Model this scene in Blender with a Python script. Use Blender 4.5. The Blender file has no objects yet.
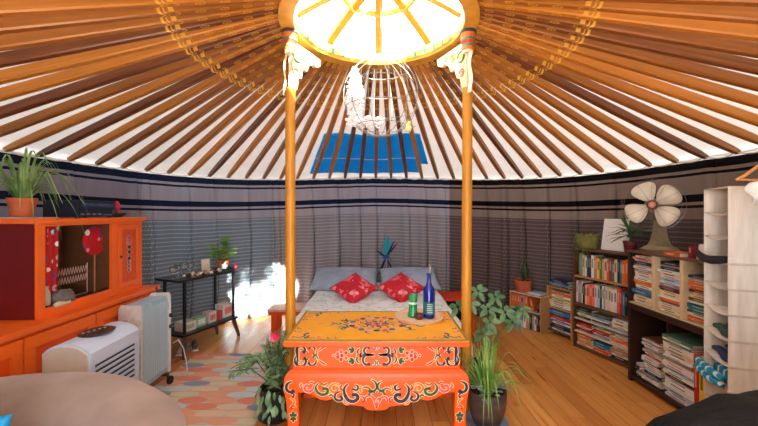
import bpy, bmesh, math, random
from mathutils import Vector, Matrix, noise
PI = math.pi
V = Vector
random.seed(7)
S = bpy.context.scene
COL = S.collection
F = 352.0      # focal length in pixels of the 758 wide frame
H = 1.40       # eye height

def at(px, py, Y):
    return V(((px - 379) / F * Y, Y, H - (py - 213) / F * Y))
def onfloor(px, py):
    return at(px, py, H * F / (py - 213))

# ------------------------------------------------------------------ materials
def lin(c):
    return tuple(((x / 255) / 12.92 if x / 255 <= .04045 else ((x / 255 + .055) / 1.055) ** 2.4) for x in c)

class NT:
    def __init__(s, name):
        s.m = bpy.data.materials.new(name); s.m.use_nodes = True
        s.t = s.m.node_tree; s.b = s.t.nodes['Principled BSDF']; s.out = s.t.nodes['Material Output']
    def n(s, typ, **kw):
        nd = s.t.nodes.new(typ)
        for k, v in kw.items():
            if k in nd.inputs.keys() if isinstance(k, str) else False: nd.inputs[k].default_value = v
            else: setattr(nd, k, v)
        return nd
    def l(s, a, b): s.t.links.new(a, b)
    def val(s, sock, v):
        if hasattr(v, 'links') or isinstance(v, bpy.types.NodeSocket): s.l(v, sock)
        else: sock.default_value = v
    def math(s, op, a, b=0.0, c=0.0):
        nd = s.t.nodes.new('ShaderNodeMath'); nd.operation = op
        s.val(nd.inputs[0], a); s.val(nd.inputs[1], b); s.val(nd.inputs[2], c)
        return nd.outputs[0]
    def mix(s, f, a, b):
        nd = s.t.nodes.new('ShaderNodeMix'); nd.data_type = 'RGBA'
        s.val(nd.inputs[0], f)
        for i, c in ((6, a), (7, b)):
            if isinstance(c, bpy.types.NodeSocket): s.l(c, nd.inputs[i])
            else: nd.inputs[i].default_value = (*c, 1)
        return nd.outputs[2]
    def coord(s, which='Object'):
        nd = s.t.nodes.new('ShaderNodeTexCoord'); return nd.outputs[which]
    def sep(s, v):
        nd = s.t.nodes.new('ShaderNodeSeparateXYZ'); s.l(v, nd.inputs[0]); return nd.outputs
    def comb(s, x, y, z=0.0):
        nd = s.t.nodes.new('ShaderNodeCombineXYZ')
        for i, v in enumerate((x, y, z)): s.val(nd.inputs[i], v)
        return nd.outputs[0]
    def noise(s, vec, scale, detail=2.0):
        nd = s.t.nodes.new('ShaderNodeTexNoise'); s.l(vec, nd.inputs['Vector'])
        nd.inputs['Scale'].default_value = scale; nd.inputs['Detail'].default_value = detail
        return nd.outputs['Fac']
    def mapping(s, vec, scale):
        nd = s.t.nodes.new('ShaderNodeMapping'); s.l(vec, nd.inputs[0]); nd.inputs['Scale'].default_value = scale
        return nd.outputs[0]
    def bump(s, h, strength=.2, dist=.01):
        nd = s.t.nodes.new('ShaderNodeBump'); s.l(h, nd.inputs['Height'])
        nd.inputs['Strength'].default_value = strength; nd.inputs['Distance'].default_value = dist
        s.l(nd.outputs[0], s.b.inputs['Normal'])
    def ramp(s, f, stops, interp='LINEAR'):
        nd = s.t.nodes.new('ShaderNodeValToRGB'); s.val(nd.inputs[0], f)
        cr = nd.color_ramp; cr.interpolation = interp
        while len(cr.elements) > 1: cr.elements.remove(cr.elements[-1])
        cr.elements[0].position = stops[0][0]; cr.elements[0].color = (*stops[0][1], 1)
        for p, c in stops[1:]:
            e = cr.elements.new(p); e.color = (*c, 1)
        return nd.outputs[0]

_mc = {}
def mat(rgb, rough=.6, metal=0.0, var=.12, scale=25, spec=None, trans=0.0, name=None, bump=0.0, ior=None):
    key = (rgb, rough, metal, var, scale, spec, trans, bump)
    if key in _mc: return _mc[key]
    n = NT(name or 'paint_%d_%d_%d' % rgb)
    c = lin(rgb)
    f = n.noise(n.coord(), scale, 3)
    dark = tuple(x * (1 - var) for x in c); lite = tuple(min(1, x * (1 + var)) for x in c)
    n.l(n.ramp(f, [(.3, dark), (.7, lite)]), n.b.inputs['Base Color'])
    n.b.inputs['Roughness'].default_value = rough
    n.b.inputs['Metallic'].default_value = metal
    if spec is not None: n.b.inputs['Specular IOR Level'].default_value = spec
    if trans: n.b.inputs['Transmission Weight'].default_value = trans
    if ior: n.b.inputs['IOR'].default_value = ior
    if bump: n.bump(n.noise(n.coord(), scale * 3, 3), bump, .01)
    _mc[key] = n.m
    return n.m

def wood(rgb, name, axis=0, rough=.45, k=.35, sc=3):
    n = NT(name); c = lin(rgb)
    sv = [14 * sc, 14 * sc, 14 * sc]; sv[axis] = 1.2 * sc
    f = n.noise(n.mapping(n.coord(), sv), 1.0, 4)
    n.l(n.ramp(f, [(.25, tuple(x * (1 - k) for x in c)), (.75, tuple(min(1, x * (1 + k)) for x in c))]), n.b.inputs['Base Color'])
    n.b.inputs['Roughness'].default_value = rough
    n.bump(f, .1, .004)
    return n.m

# ------------------------------------------------------------------ mesh builder
class MB:
    def __init__(s): s.bm = bmesh.new(); s.mi = 0
    def m(s, i): s.mi = i; return s
    def face(s, vs):
        try: f = s.bm.faces.new(vs); f.material_index = s.mi; return f
        except ValueError: return None
    def box(s, x0, x1, y0, y1, z0, z1, M=None, bev=0.0):
        tb = bmesh.new()
        vs = [tb.verts.new((x, y, z)) for z in (z0, z1) for y in (y0, y1) for x in (x0, x1)]
        for q in ((0, 2, 3, 1), (4, 5, 7, 6), (0, 1, 5, 4), (1, 3, 7, 5), (3, 2, 6, 7), (2, 0, 4, 6)):
            tb.faces.new([vs[i] for i in q])
        if bev > 0: bmesh.ops.bevel(tb, geom=list(tb.edges), offset=bev, segments=2, affect='EDGES', profile=.6)
        s.merge(tb, M); return s
    def merge(s, tb, M=None):
        mp = {}
        for v in tb.verts: mp[v] = s.bm.verts.new(M @ v.co if M else v.co)
        for f in tb.faces:
            nf = s.bm.faces.new([mp[v] for v in f.verts]); nf.material_index = s.mi
        tb.free()
    def prism(s, pts, d, M=None, d0=0.0, bev=0.0):
        """polygon pts (x,z) extruded along y from d0 to d"""
        tb = bmesh.new()
        a = [tb.verts.new((p[0], d0, p[1])) for p in pts]; b = [tb.verts.new((p[0], d, p[1])) for p in pts]
        tb.faces.new(a); tb.faces.new(b[::-1])
        for i in range(len(pts)):
            j = (i + 1) % len(pts); tb.faces.new((a[i], b[i], b[j], a[j]))
        if bev > 0:
            ed = [e for e in tb.edges if abs(e.verts[0].co.y - e.verts[1].co.y) < 1e-6]
            bmesh.ops.bevel(tb, geom=ed, offset=bev, segments=2, affect='EDGES', profile=.6)
        s.merge(tb, M); return s
    def tube(s, pts, r, seg=8, cap=True, closed=False, flat=1.0):
        pts = [V(p) for p in pts]; n = len(pts)
        rs = r if isinstance(r, (list, tuple)) else [r] * n
        rings = []; up = None
        for i, p in enumerate(pts):
            if closed: t = pts[(i + 1) % n] - pts[i - 1]
            else: t = pts[min(i + 1, n - 1)] - pts[max(i - 1, 0)]
            t = t.normalized() if t.length > 1e-9 else V((0, 0, 1))
            if up is None: up = V((0, 0, 1)) if abs(t.z) < .9 else V((1, 0, 0))
            a = up - t * up.dot(t)
            if a.length < 1e-6: a = t.orthogonal()
            a.normalize(); b = t.cross(a); up = a
            rings.append([s.bm.verts.new(p + (a * math.cos(2 * PI * k / seg) * flat + b * math.sin(2 * PI * k / seg)) * rs[i]) for k in range(seg)])
        for i in range(n if closed else n - 1):
            A = rings[i]; B = rings[(i + 1) % n]
            for k in range(seg): s.face((A[k], A[(k + 1) % seg], B[(k + 1) % seg], B[k]))
        if cap and not closed: s.face(rings[0][::-1]); s.face(rings[-1])
        return s
    def lathe(s, prof, c=(0, 0, 0), seg=24, M=None):
        """prof list of (r,z)"""
        c = V(c); rings = []
        for r, z in prof:
            if r < 1e-5:
                p = c + V((0, 0, z)); rings.append([s.bm.verts.new(M @ p if M else p)])
            else:
                L = []
                for k in range(seg):
                    p = c + V((r * math.cos(2 * PI * k / seg), r * math.sin(2 * PI * k / seg), z))
                    L.append(s.bm.verts.new(M @ p if M else p))
                rings.append(L)
        for A, B in zip(rings, rings[1:]):
            for k in range(seg):
                k2 = (k + 1) % seg
                if len(A) == 1 and len(B) == 1: continue
                if len(A) == 1: s.face((A[0], B[k], B[k2]))
                elif len(B) == 1: s.face((A[k], A[k2], B[0]))
                else: s.face((A[k], A[k2], B[k2], B[k]))
        return s
    def grid(s, fn, nu, nv, closed_u=False):
        G = [[s.bm.verts.new(fn(i / nu, j / nv)) for j in range(nv + 1)] for i in range(nu if closed_u else nu + 1)]
        for i in range(nu):
            i2 = (i + 1) % nu if closed_u else i + 1
            for j in range(nv): s.face((G[i][j], G[i2][j], G[i2][j + 1], G[i][j + 1]))
        return s
    def ball(s, c, r, seg=12, sq=(1, 1, 1)):
        c = V(c); n = seg // 2
        rings = []
        for i in range(n + 1):
            ph = PI * i / n
            if i in (0, n): rings.append([s.bm.verts.new(c + V((0, 0, r * math.cos(ph) * sq[2])))])
            else: rings.append([s.bm.verts.new(c + V((r * math.sin(ph) * math.cos(2 * PI * k / seg) * sq[0], r * math.sin(ph) * math.sin(2 * PI * k / seg) * sq[1], r * math.cos(ph) * sq[2]))) for k in range(seg)])
        for A, B in zip(rings, rings[1:]):
            for k in range(seg):
                k2 = (k + 1) % seg
                if len(A) == 1: s.face((A[0], B[k], B[k2]))
                elif len(B) == 1: s.face((A[k], B[0], A[k2]))
                else: s.face((A[k], B[k], B[k2], A[k2]))
        return s
    def ribbon(s, pts, w, nrm, closed=False):
        """flat strip along pts with normal nrm"""
        pts = [V(p) for p in pts]; n = len(pts); ws = w if isinstance(w, list) else [w] * n
        prev = None; nrm = V(nrm)
        for i, p in enumerate(pts):
            t = (pts[min(i + 1, n - 1)] - pts[max(i - 1, 0)])
            side = nrm.cross(t)
            side = side.normalized() if side.length > 1e-9 else V((1, 0, 0))
            a = s.bm.verts.new(p - side * ws[i] / 2); b = s.bm.verts.new(p + side * ws[i] / 2)
            if prev: s.face((prev[0], a, b, prev[1]))
            prev = (a, b)
        return s
    def leaf(s, base, tip, w, sag=0.0, nrm=None, seg=5, fold=.25):
        """a pointed leaf from base to tip with a crease"""
        base = V(base); tip = V(tip); d = tip - base
        side = d.cross(nrm or V((0, 0, 1)))
        side = side.normalized() if side.length > 1e-6 else V((1, 0, 0))
        up = side.cross(d).normalized()
        prev = None
        for i in range(seg + 1):
            t = i / seg
            ww = w * max(.04, math.sin(PI * min(1, t * .9 + .08)) ** .8) * .5
            c = base + d * t + V((0, 0, -sag * t * t)) - up * ww * fold
            a = s.bm.verts.new(c - side * ww + up * ww * fold); m_ = s.bm.verts.new(c); b = s.bm.verts.new(c + side * ww + up * ww * fold)
            if prev: s.face((prev[0], a, m_, prev[1])); s.face((prev[1], m_, b, prev[2]))
            prev = (a, m_, b)
        return s
    def blade(s, base, ang, length, rise, droop, w, seg=9):
        """long arching grass like leaf"""
        base = V(base); d = V((math.cos(ang), math.sin(ang), 0)); side = V((-d.y, d.x, 0)); prev = None
        for i in range(seg + 1):
            t = i / seg
            out = length * (t ** 1.15)
            z = rise * math.sin(min(1, t * 1.0) * PI * .62) - droop * t * t * t
            ww = w * (1 - t ** 2.2 * .93) * .5 * (.6 + .4 * min(1, t * 6))
            c = base + d * out + V((0, 0, z))
            a = s.bm.verts.new(c - side * ww + V((0, 0, ww * .5))); m_ = s.bm.verts.new(c); b = s.bm.verts.new(c + side * ww + V((0, 0, ww * .5)))
            if prev: s.face((prev[0], a, m_, prev[1])); s.face((prev[1], m_, b, prev[2]))
            prev = (a, m_, b)
        return s
    def build(s, name, mats, parent=None, smooth=False, M=None, normals=True):
        if normals: bmesh.ops.recalc_face_normals(s.bm, faces=list(s.bm.faces))
        me = bpy.data.meshes.new(name); s.bm.to_mesh(me); s.bm.free()
        for m_ in (mats if isinstance(mats, (list, tuple)) else [mats]): me.materials.append(m_)
        if smooth:
            for p in me.polygons: p.use_smooth = True
        o = bpy.data.objects.new(name, me); COL.objects.link(o)
        if parent is not None: o.parent = parent
        if M is not None: o.matrix_world = M
        return o
def autosmooth(o, ang=40):
    for p in o.data.polygons: p.use_smooth = True
    try: o.data.set_sharp_from_angle(angle=math.radians(ang))
    except Exception: pass
    return o
def fuse(target, orn):
    """painted pattern becomes part of the mesh it is painted on"""
    bm = bmesh.new(); bm.from_mesh(target.data); nf = len(bm.faces); off = len(target.data.materials)
    for m_ in orn.data.materials: target.data.materials.append(m_)
    bm.from_mesh(orn.data); bm.faces.ensure_lookup_table()
    for f in bm.faces[nf:]: f.material_index += off
    bm.to_mesh(target.data); bm.free(); bpy.data.objects.remove(orn, do_unlink=True)
def tag(o, label, cat, group=None, kind=None):
    if label: o['label'] = label
    if cat: o['category'] = cat
    if group: o['group'] = group
    if kind: o['kind'] = kind
    return o
def thing(name, label, cat, loc=(0, 0, 0), rz=0.0, group=None):
    o = bpy.data.objects.new(name, None); COL.objects.link(o); o.empty_display_size = .05
    o.location = loc; o.rotation_euler = (0, 0, rz)
    return tag(o, label, cat, group)
def struct(o): o['kind'] = 'structure'; return o
def frame(o, d):
    """local x along d (seen from the room, left to right), y into the wall"""
    return math.atan2(d[1], d[0])
ORD = ['first', 'second', 'third', 'fourth', 'fifth', 'sixth', 'seventh', 'eighth', 'ninth', 'tenth', 'eleventh', 'twelfth', 'thirteenth', 'fourteenth', 'fifteenth', 'sixteenth', 'seventeenth', 'eighteenth', 'nineteenth', 'twentieth', 'twenty-first', 'twenty-second', 'twenty-third', 'twenty-fourth', 'twenty-fifth']

# ------------------------------------------------------------------ camera and render settings
cam = bpy.data.cameras.new('camera'); co = bpy.data.objects.new('camera', cam); COL.objects.link(co)
co.location = (0, 0, H); co.rotation_euler = (PI / 2, 0, 0)
cam.sensor_width = 36; cam.lens = F / 758 * 36; cam.clip_start = .05
S.camera = co
S.view_settings.view_transform = 'Standard'; S.view_settings.look = 'None'
S.view_settings.gamma = 1; S.view_settings.exposure = 0.30

# ------------------------------------------------------------------ the yurt shell
R0 = 2.80; CY = 2.22             # khana circle
KY = 2.30; KR = .590             # crown ring centre and radius
KZ = H + 1.20                    # underside of the crown ring
def wallR(th):
    return R0 + .05 + .10 * math.sin(2 * th) ** 2 * (1 if abs(th) < PI / 2 else .3)
def topZ(th):
    a = abs(th)
    return H + .442 * (1 + .12 * math.exp(-(a / .38) ** 2) - .045 * math.exp(-((a - .85) / .3) ** 2) + .03 * math.exp(-((a - 1.5) / .25) ** 2))

def fabric(name, base, dark, light, dash, blue=0.0):
    n = NT(name); oc = n.coord(); x, y, z = n.sep(oc)
    uv = n.t.nodes.new('ShaderNodeUVMap').outputs[0]
    u, v, _ = n.sep(uv)              # u = metres along the wall, v = metres below the top hem
    def band(a, b, soft=.004):
        lo = n.math('GREATER_THAN', v, a); hi = n.math('LESS_THAN', v, b)
        return n.math('MULTIPLY', lo, hi)
    wv = n.math('ADD', v, n.math('MULTIPLY', n.noise(n.comb(n.math('MULTIPLY', u, 2.0), 0.0), 2.0, 1), 0.012))
    slub = n.noise(n.mapping(uv, (60, 3, 1)), 1.0, 3)
    col = n.mix(n.math('MULTIPLY', n.math('SUBTRACT', slub, .3), .9), base, light)
    pat0 = n.math('GREATER_THAN', v, .50)
    # woven rows of pale dashes over small checks
    rows = n.math('FRACT', n.math('DIVIDE', wv, .046))
    rowm = n.math('LESS_THAN', n.math('ABSOLUTE', n.math('SUBTRACT', rows, .5)), .12)
    dsh = n.math('FRACT', n.math('ADD', n.math('DIVIDE', u, .024), n.math('MULTIPLY', n.math('FLOOR', n.math('DIVIDE', wv, .046)), .37)))
    dshm = n.math('LESS_THAN', n.math('ABSOLUTE', n.math('SUBTRACT', dsh, .5)), .33)
    chk = n.math('MULTIPLY', rowm, dshm)
    rows2 = n.math('FRACT', n.math('DIVIDE', wv, .0115))
    cols2 = n.math('FRACT', n.math('DIVIDE', u, .0125))
    wv2 = n.math('MULTIPLY', n.math('LESS_THAN', rows2, .5), n.math('LESS_THAN', cols2, .5))
    body = n.mix(n.math('MULTIPLY', wv2, .45), dash[0], light)
    body = n.mix(n.math('MULTIPLY', chk, .8), body, dash[1])
    col = n.mix(pat0, col, body)
    for a, b in ((-.02, .07), (.098, .122), (.285, .350), (.378, .402)):
        col = n.mix(band(a, b), col, dark)
    n.l(col, n.b.inputs['Base Color']); n.b.inputs['Roughness'].default_value = .95
    n.b.inputs['Specular IOR Level'].default_value = .1
    n.bump(n.noise(n.mapping(uv, (90, 90, 1)), 1.0, 2), .25, .004)
    return n.m

def wall_panel(name, t0, t1, m, folds, edge=0.0):
    nu = max(24, int((t1 - t0) / .0042)); nv = 30
    bm = bmesh.new(); uvl = bm.loops.layers.uv.new('UVMap')
    G = []; U = []; acc = 0; lastp = None
    for i in range(nu + 1):
        th = t0 + (t1 - t0) * i / nu
        row = []; ur = []
        for j in range(nv + 1):
            v = j / nv; zt = topZ(th)
            z = zt * (1 - v)
            r = wallR(th) + edge
            amp = .030 * min(1, v * 6 + .25)
            r += amp * noise.noise(V((th * 9, 3.1, v * .6))) * 2.2 + .006 * math.sin(th * 61 + 2 * math.sin(th * 7)) * min(1, v * 5)
            for (ft, fw, fa) in folds:      # pinched pleats
                r -= 1.9 * fa * math.exp(-((th - ft - .012 * math.sin(v * 3)) / fw) ** 2) * min(1, .35 + v)
                r += .055 * math.exp(-((th - ft - fw * 1.1 - .012 * math.sin(v * 3)) / .0045) ** 2) * min(1, .4 + v)
            # gathered where the ribbon ties the cloth behind the bed
            dx = th - .022; dz = z - (H - .50)
            g = math.exp(-(dx / .16) ** 2) * math.exp(-(dz / .45) ** 2)
            if g > .01:
                a = math.atan2(dz, dx * 2.9)
                r -= g * (.075 + .018 * math.sin(a * 11)) * min(1, math.hypot(dx * 5, dz * 2) + .35)
            p = V((r * math.sin(th), CY + r * math.cos(th), z))
            row.append(bm.verts.new(p)); ur.append((acc, v * zt))
        G.append(row); U.append(ur); acc += (t1 - t0) / nu * R0 * 1.02
    for i in range(nu):
        for j in range(nv):
            f = bm.faces.new((G[i][j], G[i + 1][j], G[i + 1][j + 1], G[i][j + 1])); f.smooth = True
            for lp, uvv in zip(f.loops, (U[i][j], U[i + 1][j], U[i + 1][j + 1], U[i][j + 1])): lp[uvl].uv = uvv
    me = bpy.data.meshes.new(name); bm.to_mesh(me); bm.free(); me.materials.append(m)
    o = bpy.data.objects.new(name, me); COL.objects.link(o)
    md = o.modifiers.new('thickness', 'SOLIDIFY'); md.thickness = .012; md.offset = 1 if False else -1
    return struct(o)

fabL = fabric('woven_cotton_navy_cool_lit', lin((142, 142, 160)), lin((24, 34, 56)), lin((172, 166, 176)), (lin((66, 108, 134)), lin((184, 200, 208))))  # blue tint paints cool light into the cloth; navy stripes are its own
fabB = fabric('woven_cotton_grey', lin((172, 168, 178)), lin((28, 38, 62)), lin((200, 194, 198)), (lin((142, 136, 142)), lin((208, 204, 204))))
fabR = fabric('woven_cotton_brown', lin((138, 122, 114)), lin((20, 17, 20)), lin((152, 138, 128)), (lin((84, 70, 72)), lin((142, 128, 126))))
DEG = PI / 180
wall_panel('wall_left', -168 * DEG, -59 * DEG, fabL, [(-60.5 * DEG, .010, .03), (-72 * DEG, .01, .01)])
fabM = fabric('woven_cotton_cool_lit', lin((158, 158, 172)), lin((28, 38, 62)), lin((184, 184, 194)), (lin((108, 130, 146)), lin((200, 208, 214))))  # bluish base colour stands in for cool light on this stretch of wall
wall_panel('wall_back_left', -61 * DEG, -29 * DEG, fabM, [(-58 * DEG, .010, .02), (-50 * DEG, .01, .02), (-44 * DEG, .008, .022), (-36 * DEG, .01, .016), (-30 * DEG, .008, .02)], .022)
wall_panel('wall_back', -30 * DEG, 22 * DEG, fabB, [(-28.5 * DEG, .008, .02), (-20 * DEG, .016, .03), (-13 * DEG, .02, .035),
    (-7 * DEG, .02, .035), (-2 * DEG, .015, .02), (7 * DEG, .02, .04), (12 * DEG, .018, .04), (17 * DEG, .02, .035)], .036)
wall_panel('wall_right', 20 * DEG, 168 * DEG, fabR, [(24 * DEG, .014, .03), (29 * DEG, .01, .02), (34 * DEG, .012, .03), (38 * DEG, .012, .035), (44 * DEG, .008, .012), (50 * DEG, .01, .012), (58 * DEG, .01, .01), (75 * DEG, .012, .02)])

# floor: orange oak boards
n = NT('oiled_floorboards'); x, y, z = n.sep(n.coord())
bx_ = n.math('DIVIDE', x, .118); ix = n.math('FLOOR', bx_)
yy = n.math('ADD', n.math('DIVIDE', y, 1.25), n.math('MULTIPLY', ix, .37)); iy = n.math('FLOOR', yy)
wn = n.t.nodes.new('ShaderNodeTexWhiteNoise'); wn.noise_dimensions = '2D'; n.l(n.comb(ix, iy), wn.inputs['Vector'])
gr = n.noise(n.comb(n.math('MULTIPLY', x, 26), n.math('ADD', n.math('MULTIPLY', y, 2.0), n.math('MULTIPLY', ix, 7.3)), wn.outputs['Value']), 1.0, 4)
f1 = n.math('ADD', n.math('MULTIPLY', wn.outputs['Value'], .45), n.math('MULTIPLY', gr, .7))
c1 = n.ramp(f1, [(.15, lin((158, 92, 34))), (.5, lin((206, 132, 58))), (.9, lin((232, 168, 88)))])
gap = n.math('LESS_THAN', n.math('ABSOLUTE', n.math('SUBTRACT', n.math('FRACT', bx_), .5)), .487)
c1 = n.mix(gap, lin((70, 38, 14)), c1)
n.l(c1, n.b.inputs['Base Color']); n.b.inputs['Roughness'].default_value = .32
n.l(n.ramp(gr, [(.3, (.26,) * 3), (.8, (.42,) * 3)]), n.b.inputs['Roughness'])
n.bump(n.math('ADD', gap, n.math('MULTIPLY', gr, .3)), .15, .004)
mb = MB(); mb.lathe([(0, -.05), (3.1, -.05), (3.1, 0), (0, 0)], (0, CY, 0), 64)
struct(mb.build('floor', n.m))

# canvas roof: felt and cotton cloth, lets some daylight through
n = NT('roof_canvas')
df = n.n('ShaderNodeBsdfDiffuse'); tr = n.n('ShaderNodeBsdfTranslucent'); mx = n.n('ShaderNodeMixShader')
cf = n.noise(n.coord(), 3.0, 4)
cc = n.ramp(cf, [(.3, lin((226, 216, 210))), (.7, lin((240, 234, 230)))])
n.l(cc, df.inputs[0]); tr.inputs[0].default_value = (.80, .76, .72, 1)
mx.inputs[0].default_value = .04
n.l(df.outputs[0], mx.inputs[1]); n.l(tr.outputs[0], mx.inputs[2]); n.l(mx.outputs[0], n.out.inputs['Surface'])
canvas = n.m
NP = 80; PH0 = -1.43
ths = [PH0 + k * 2 * PI / NP for k in range(-14, 66)]
ths = [(t + PI) % (2 * PI) - PI for t in ths]
def foot(th):
    return V((R0 * math.sin(th), CY + R0 * math.cos(th), topZ(th) + .015))
def crownpt(th, r=KR, z=None):
    return V((r * math.sin(th), KY + r * math.cos(th), KZ + .045 if z is None else z))
LIFT = .085
def roofpt(u, v):
    th = -PI + 2 * PI * u
    a = crownpt(th, KR - .02) + V((0, 0, LIFT)); ft = foot(th)
    b = ft + (ft - crownpt(th)).normalized() * (max(.12, wallR(th) - R0 + .09)) + V((0, 0, LIFT - .01))
    p = a.lerp(b, v)
    p.z += -.016 * math.sin(PI * v) * (0.5 + .5 * math.cos(th * NP + .3)) * 0.0 + .01 * noise.noise(V((p.x * 2, p.y * 2, 0)))
    return p
mb = MB(); mb.grid(roofpt, 160, 20, True)
struct(mb.build('ceiling', canvas, smooth=True))
# skirt of the canvas hanging down outside the wall so that the eaves are closed
def eave(u, v):
    th = -PI + 2 * PI * u; ft = foot(th); r = max(wallR(th) + .07, R0 + .12) + .004
    return V((r * math.sin(th), CY + r * math.cos(th), ft.z + LIFT - .03 - .32 * v))
mb = MB(); mb.grid(eave, 120, 3, True)
struct(mb.build('trim_eaves', canvas, smooth=True))

# roof poles: painted rafters, gold chevron and flourishes towards the crown
def pole_mat(name, c_lo, c_hi):
    n = NT(name); x, y, z = n.sep(n.coord())
    ob = n.t.nodes.new('ShaderNodeObjectInfo')
    g = n.noise(n.comb(n.math('MULTIPLY', x, 60), n.math('ADD', n.math('MULTIPLY', z, 3), n.math('MULTIPLY', ob.outputs['Random'], 20)), n.math('MULTIPLY', y, 60)), 1.0, 3)
    t = n.math('ADD', n.math('MULTIPLY', ob.outputs['Random'], .75), n.math('MULTIPLY', g, .5))
    c = n.ramp(t, [(.2, lin(c_lo)), (1.0, lin(c_hi))])
    ax = n.math('ABSOLUTE', x)
    zig = n.math('SUBTRACT', z, n.math('MULTIPLY', ax, 1.1))
    def mk(pos, w): return n.math('LESS_THAN', n.math('ABSOLUTE', n.math('SUBTRACT', zig, pos)), w)
    gm = n.math('MAXIMUM', mk(.575, .007), mk(.553, .003))
    side = n.math('GREATER_THAN', ax, .0205)
    sm = n.math('MULTIPLY', side, n.math('LESS_THAN', n.math('ABSOLUTE', n.math('SUBTRACT', z, .545)), .012))
    gm = n.math('MAXIMUM', gm, sm)
    # painted flourishes: crescents and dots repeating towards the crown
    q = n.math('FRACT', n.math('DIVIDE', z, .118)); q = n.math('MULTIPLY', n.math('SUBTRACT', q, .5), .118)
    rr = n.math('SQRT', n.math('ADD', n.math('MULTIPLY', x, x), n.math('MULTIPLY', n.math('MULTIPLY', q, q), .35)))
    ring = n.math('LESS_THAN', n.math('ABSOLUTE', n.math('SUBTRACT', rr, .0125)), .0022)
    dot = n.math('LESS_THAN', rr, .0035)
    orn = n.math('MULTIPLY', n.math('MAXIMUM', ring, dot), n.math('MULTIPLY', n.math('LESS_THAN', z, .53), n.math('LESS_THAN', y, 0)))
    gm = n.math('MAXIMUM', gm, orn)
    c = n.mix(gm, c, lin((232, 176, 60)))
    n.l(c, n.b.inputs['Base Color']); n.b.inputs['Roughness'].default_value = .38
    n.bump(g, .08, .003)
    return n.m
pm = pole_mat('varnished_rafter', (96, 42, 12), (206, 130, 38))
PL = 2.2
mb = MB()
secs = [(0, .0205, .022), (.5, .0215, .026), (1.2, .0222, .030), (1.9, .0222, .029), (2.12, .019, .024), (2.2, .016, .018)]
rings = []
for z_, w_, h_ in secs:
    r_ = []
    for (sx, sy) in ((-1, -.72), (-.72, -1), (.72, -1), (1, -.72), (1, .72), (.72, 1), (-.72, 1), (-1, .72)):
        r_.append(mb.bm.verts.new((sx * w_, sy * h_, z_)))
    rings.append(r_)
for A, B in zip(rings, rings[1:]):
    for k in range(8): mb.face((A[k], A[(k + 1) % 8], B[(k + 1) % 8], B[k]))
mb.face(rings[0]); mb.face(rings[-1])
proto = mb.build('roof_pole', pm)
def aim(o, a, b, up=V((0, 0, 1)), L=None):
    d = b - a; zz = d.normalized(); xx = up.cross(zz).normalized(); yy = zz.cross(xx)
    Mr = Matrix((xx, yy, zz)).transposed().to_4x4()
    sc = d.length / L if L else 1
    o.matrix_world = Matrix.Translation(a) @ Mr @ Matrix.Diagonal((1, 1, sc, 1))
first = True
for th in sorted(ths):
    if abs(th) > 2.45: continue
    o = proto if first else proto.copy()
    if not first: COL.objects.link(o)
    first = False
    a = crownpt(th, KR + .046); a.z = KZ + .045
    ft = foot(th); a2 = ft
    aim(o, a, a2, L=PL)
    xpx = 379 + F * ft.x / ft.y if ft.y > .1 else -1
    if 300 < xpx < 425: tag(o, 'orange-brown roof pole crossing in front of the blue tarpaulin', 'roof pole', 'roof poles over the blue tarpaulin')
    elif th < 0: tag(o, 'orange-brown painted roof pole somewhere left of the blue tarpaulin', 'roof pole', 'roof poles left of the tarpaulin')
    else: tag(o, 'orange-brown painted roof pole somewhere right of the blue tarpaulin', 'roof pole', 'roof poles right of the tarpaulin')

# rope along the top hem, looping round each pole foot
rope = mat((222, 206, 160), .9, var=.1, scale=60)
mb = MB(); pts = []
N_ = NP * 6
for i in range(N_ + 1):
    th = -2.4 + 4.8 * i / N_
    ph = (th - PH0) * NP / (2 * PI); fr = ph - math.floor(ph)
    r = R0 - .006 - .022 * math.exp(-((min(fr, 1 - fr)) / .14) ** 2)
    pts.append(V((r * math.sin(th), CY + r * math.cos(th), topZ(th) + .012 - .022 * math.sin(PI * fr))))
mb.tube(pts, .0055, 5)
tag(mb.build('hem_rope', rope, smooth=True), 'cream rope running along the top hem of the wall cloth round the pole feet', 'rope')

# ------------------------------------------------------------------ crown ring
gold = wood((214, 142, 46), 'honey_painted_wood', 2, .45, .18)
honey = mat((220, 160, 52), .42, var=.15, scale=14, name='honey_wood')
cream = mat((238, 222, 178), .6, var=.06)
green = mat((70, 140, 92), .5); redp = mat((206, 62, 32), .5); orangep = mat((226, 112, 34), .5)
t = thing('crown_ring', 'round wooden crown ring with radiating spokes at the roof top', 'crown ring', (0, KY, KZ))
mb = MB()
mb.lathe([(KR + .045, 0), (KR - .045, 0), (KR - .055, .03)], (0, 0, 0), 64)
mb.lathe([(KR + .045, 0), (KR + .045, .10), (KR - .02, .11)], (0, 0, 0), 64)
mb.m(1); mb.lathe([(KR - .055, .03), (KR - .06, .10), (KR - .02, .11)], (0, 0, 0), 64)
rim = autosmooth(mb.build('rim', [honey, cream], t))
for k in range(8):
    a = k * PI / 4 + PI / 2 + PI / 8 * 0
    mb = MB(); c_, s_ = math.cos(a), math.sin(a)
    w = .028
    prof = [(KR - .03, .09), (.42, .17), (.25, .255), (.06, .33)]
    Mr = Matrix.Rotation(a, 4, 'Z')
    tb = bmesh.new(); rr = []
    for r_, z_ in prof: rr.append([tb.verts.new((r_, sy * w, z_ + dz)) for sy, dz in ((-1, -.02), (1, -.02), (1, .02), (-1, .02))])
    for A, B in zip(rr, rr[1:]):
        for q in range(4): tb.faces.new((A[q], A[(q + 1) % 4], B[(q + 1) % 4], B[q]))
    tb.faces.new(rr[0]); tb.faces.new(rr[-1])
    mb.merge(tb, Mr)
    mb.build('spoke', honey, t)
mb = MB()
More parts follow.
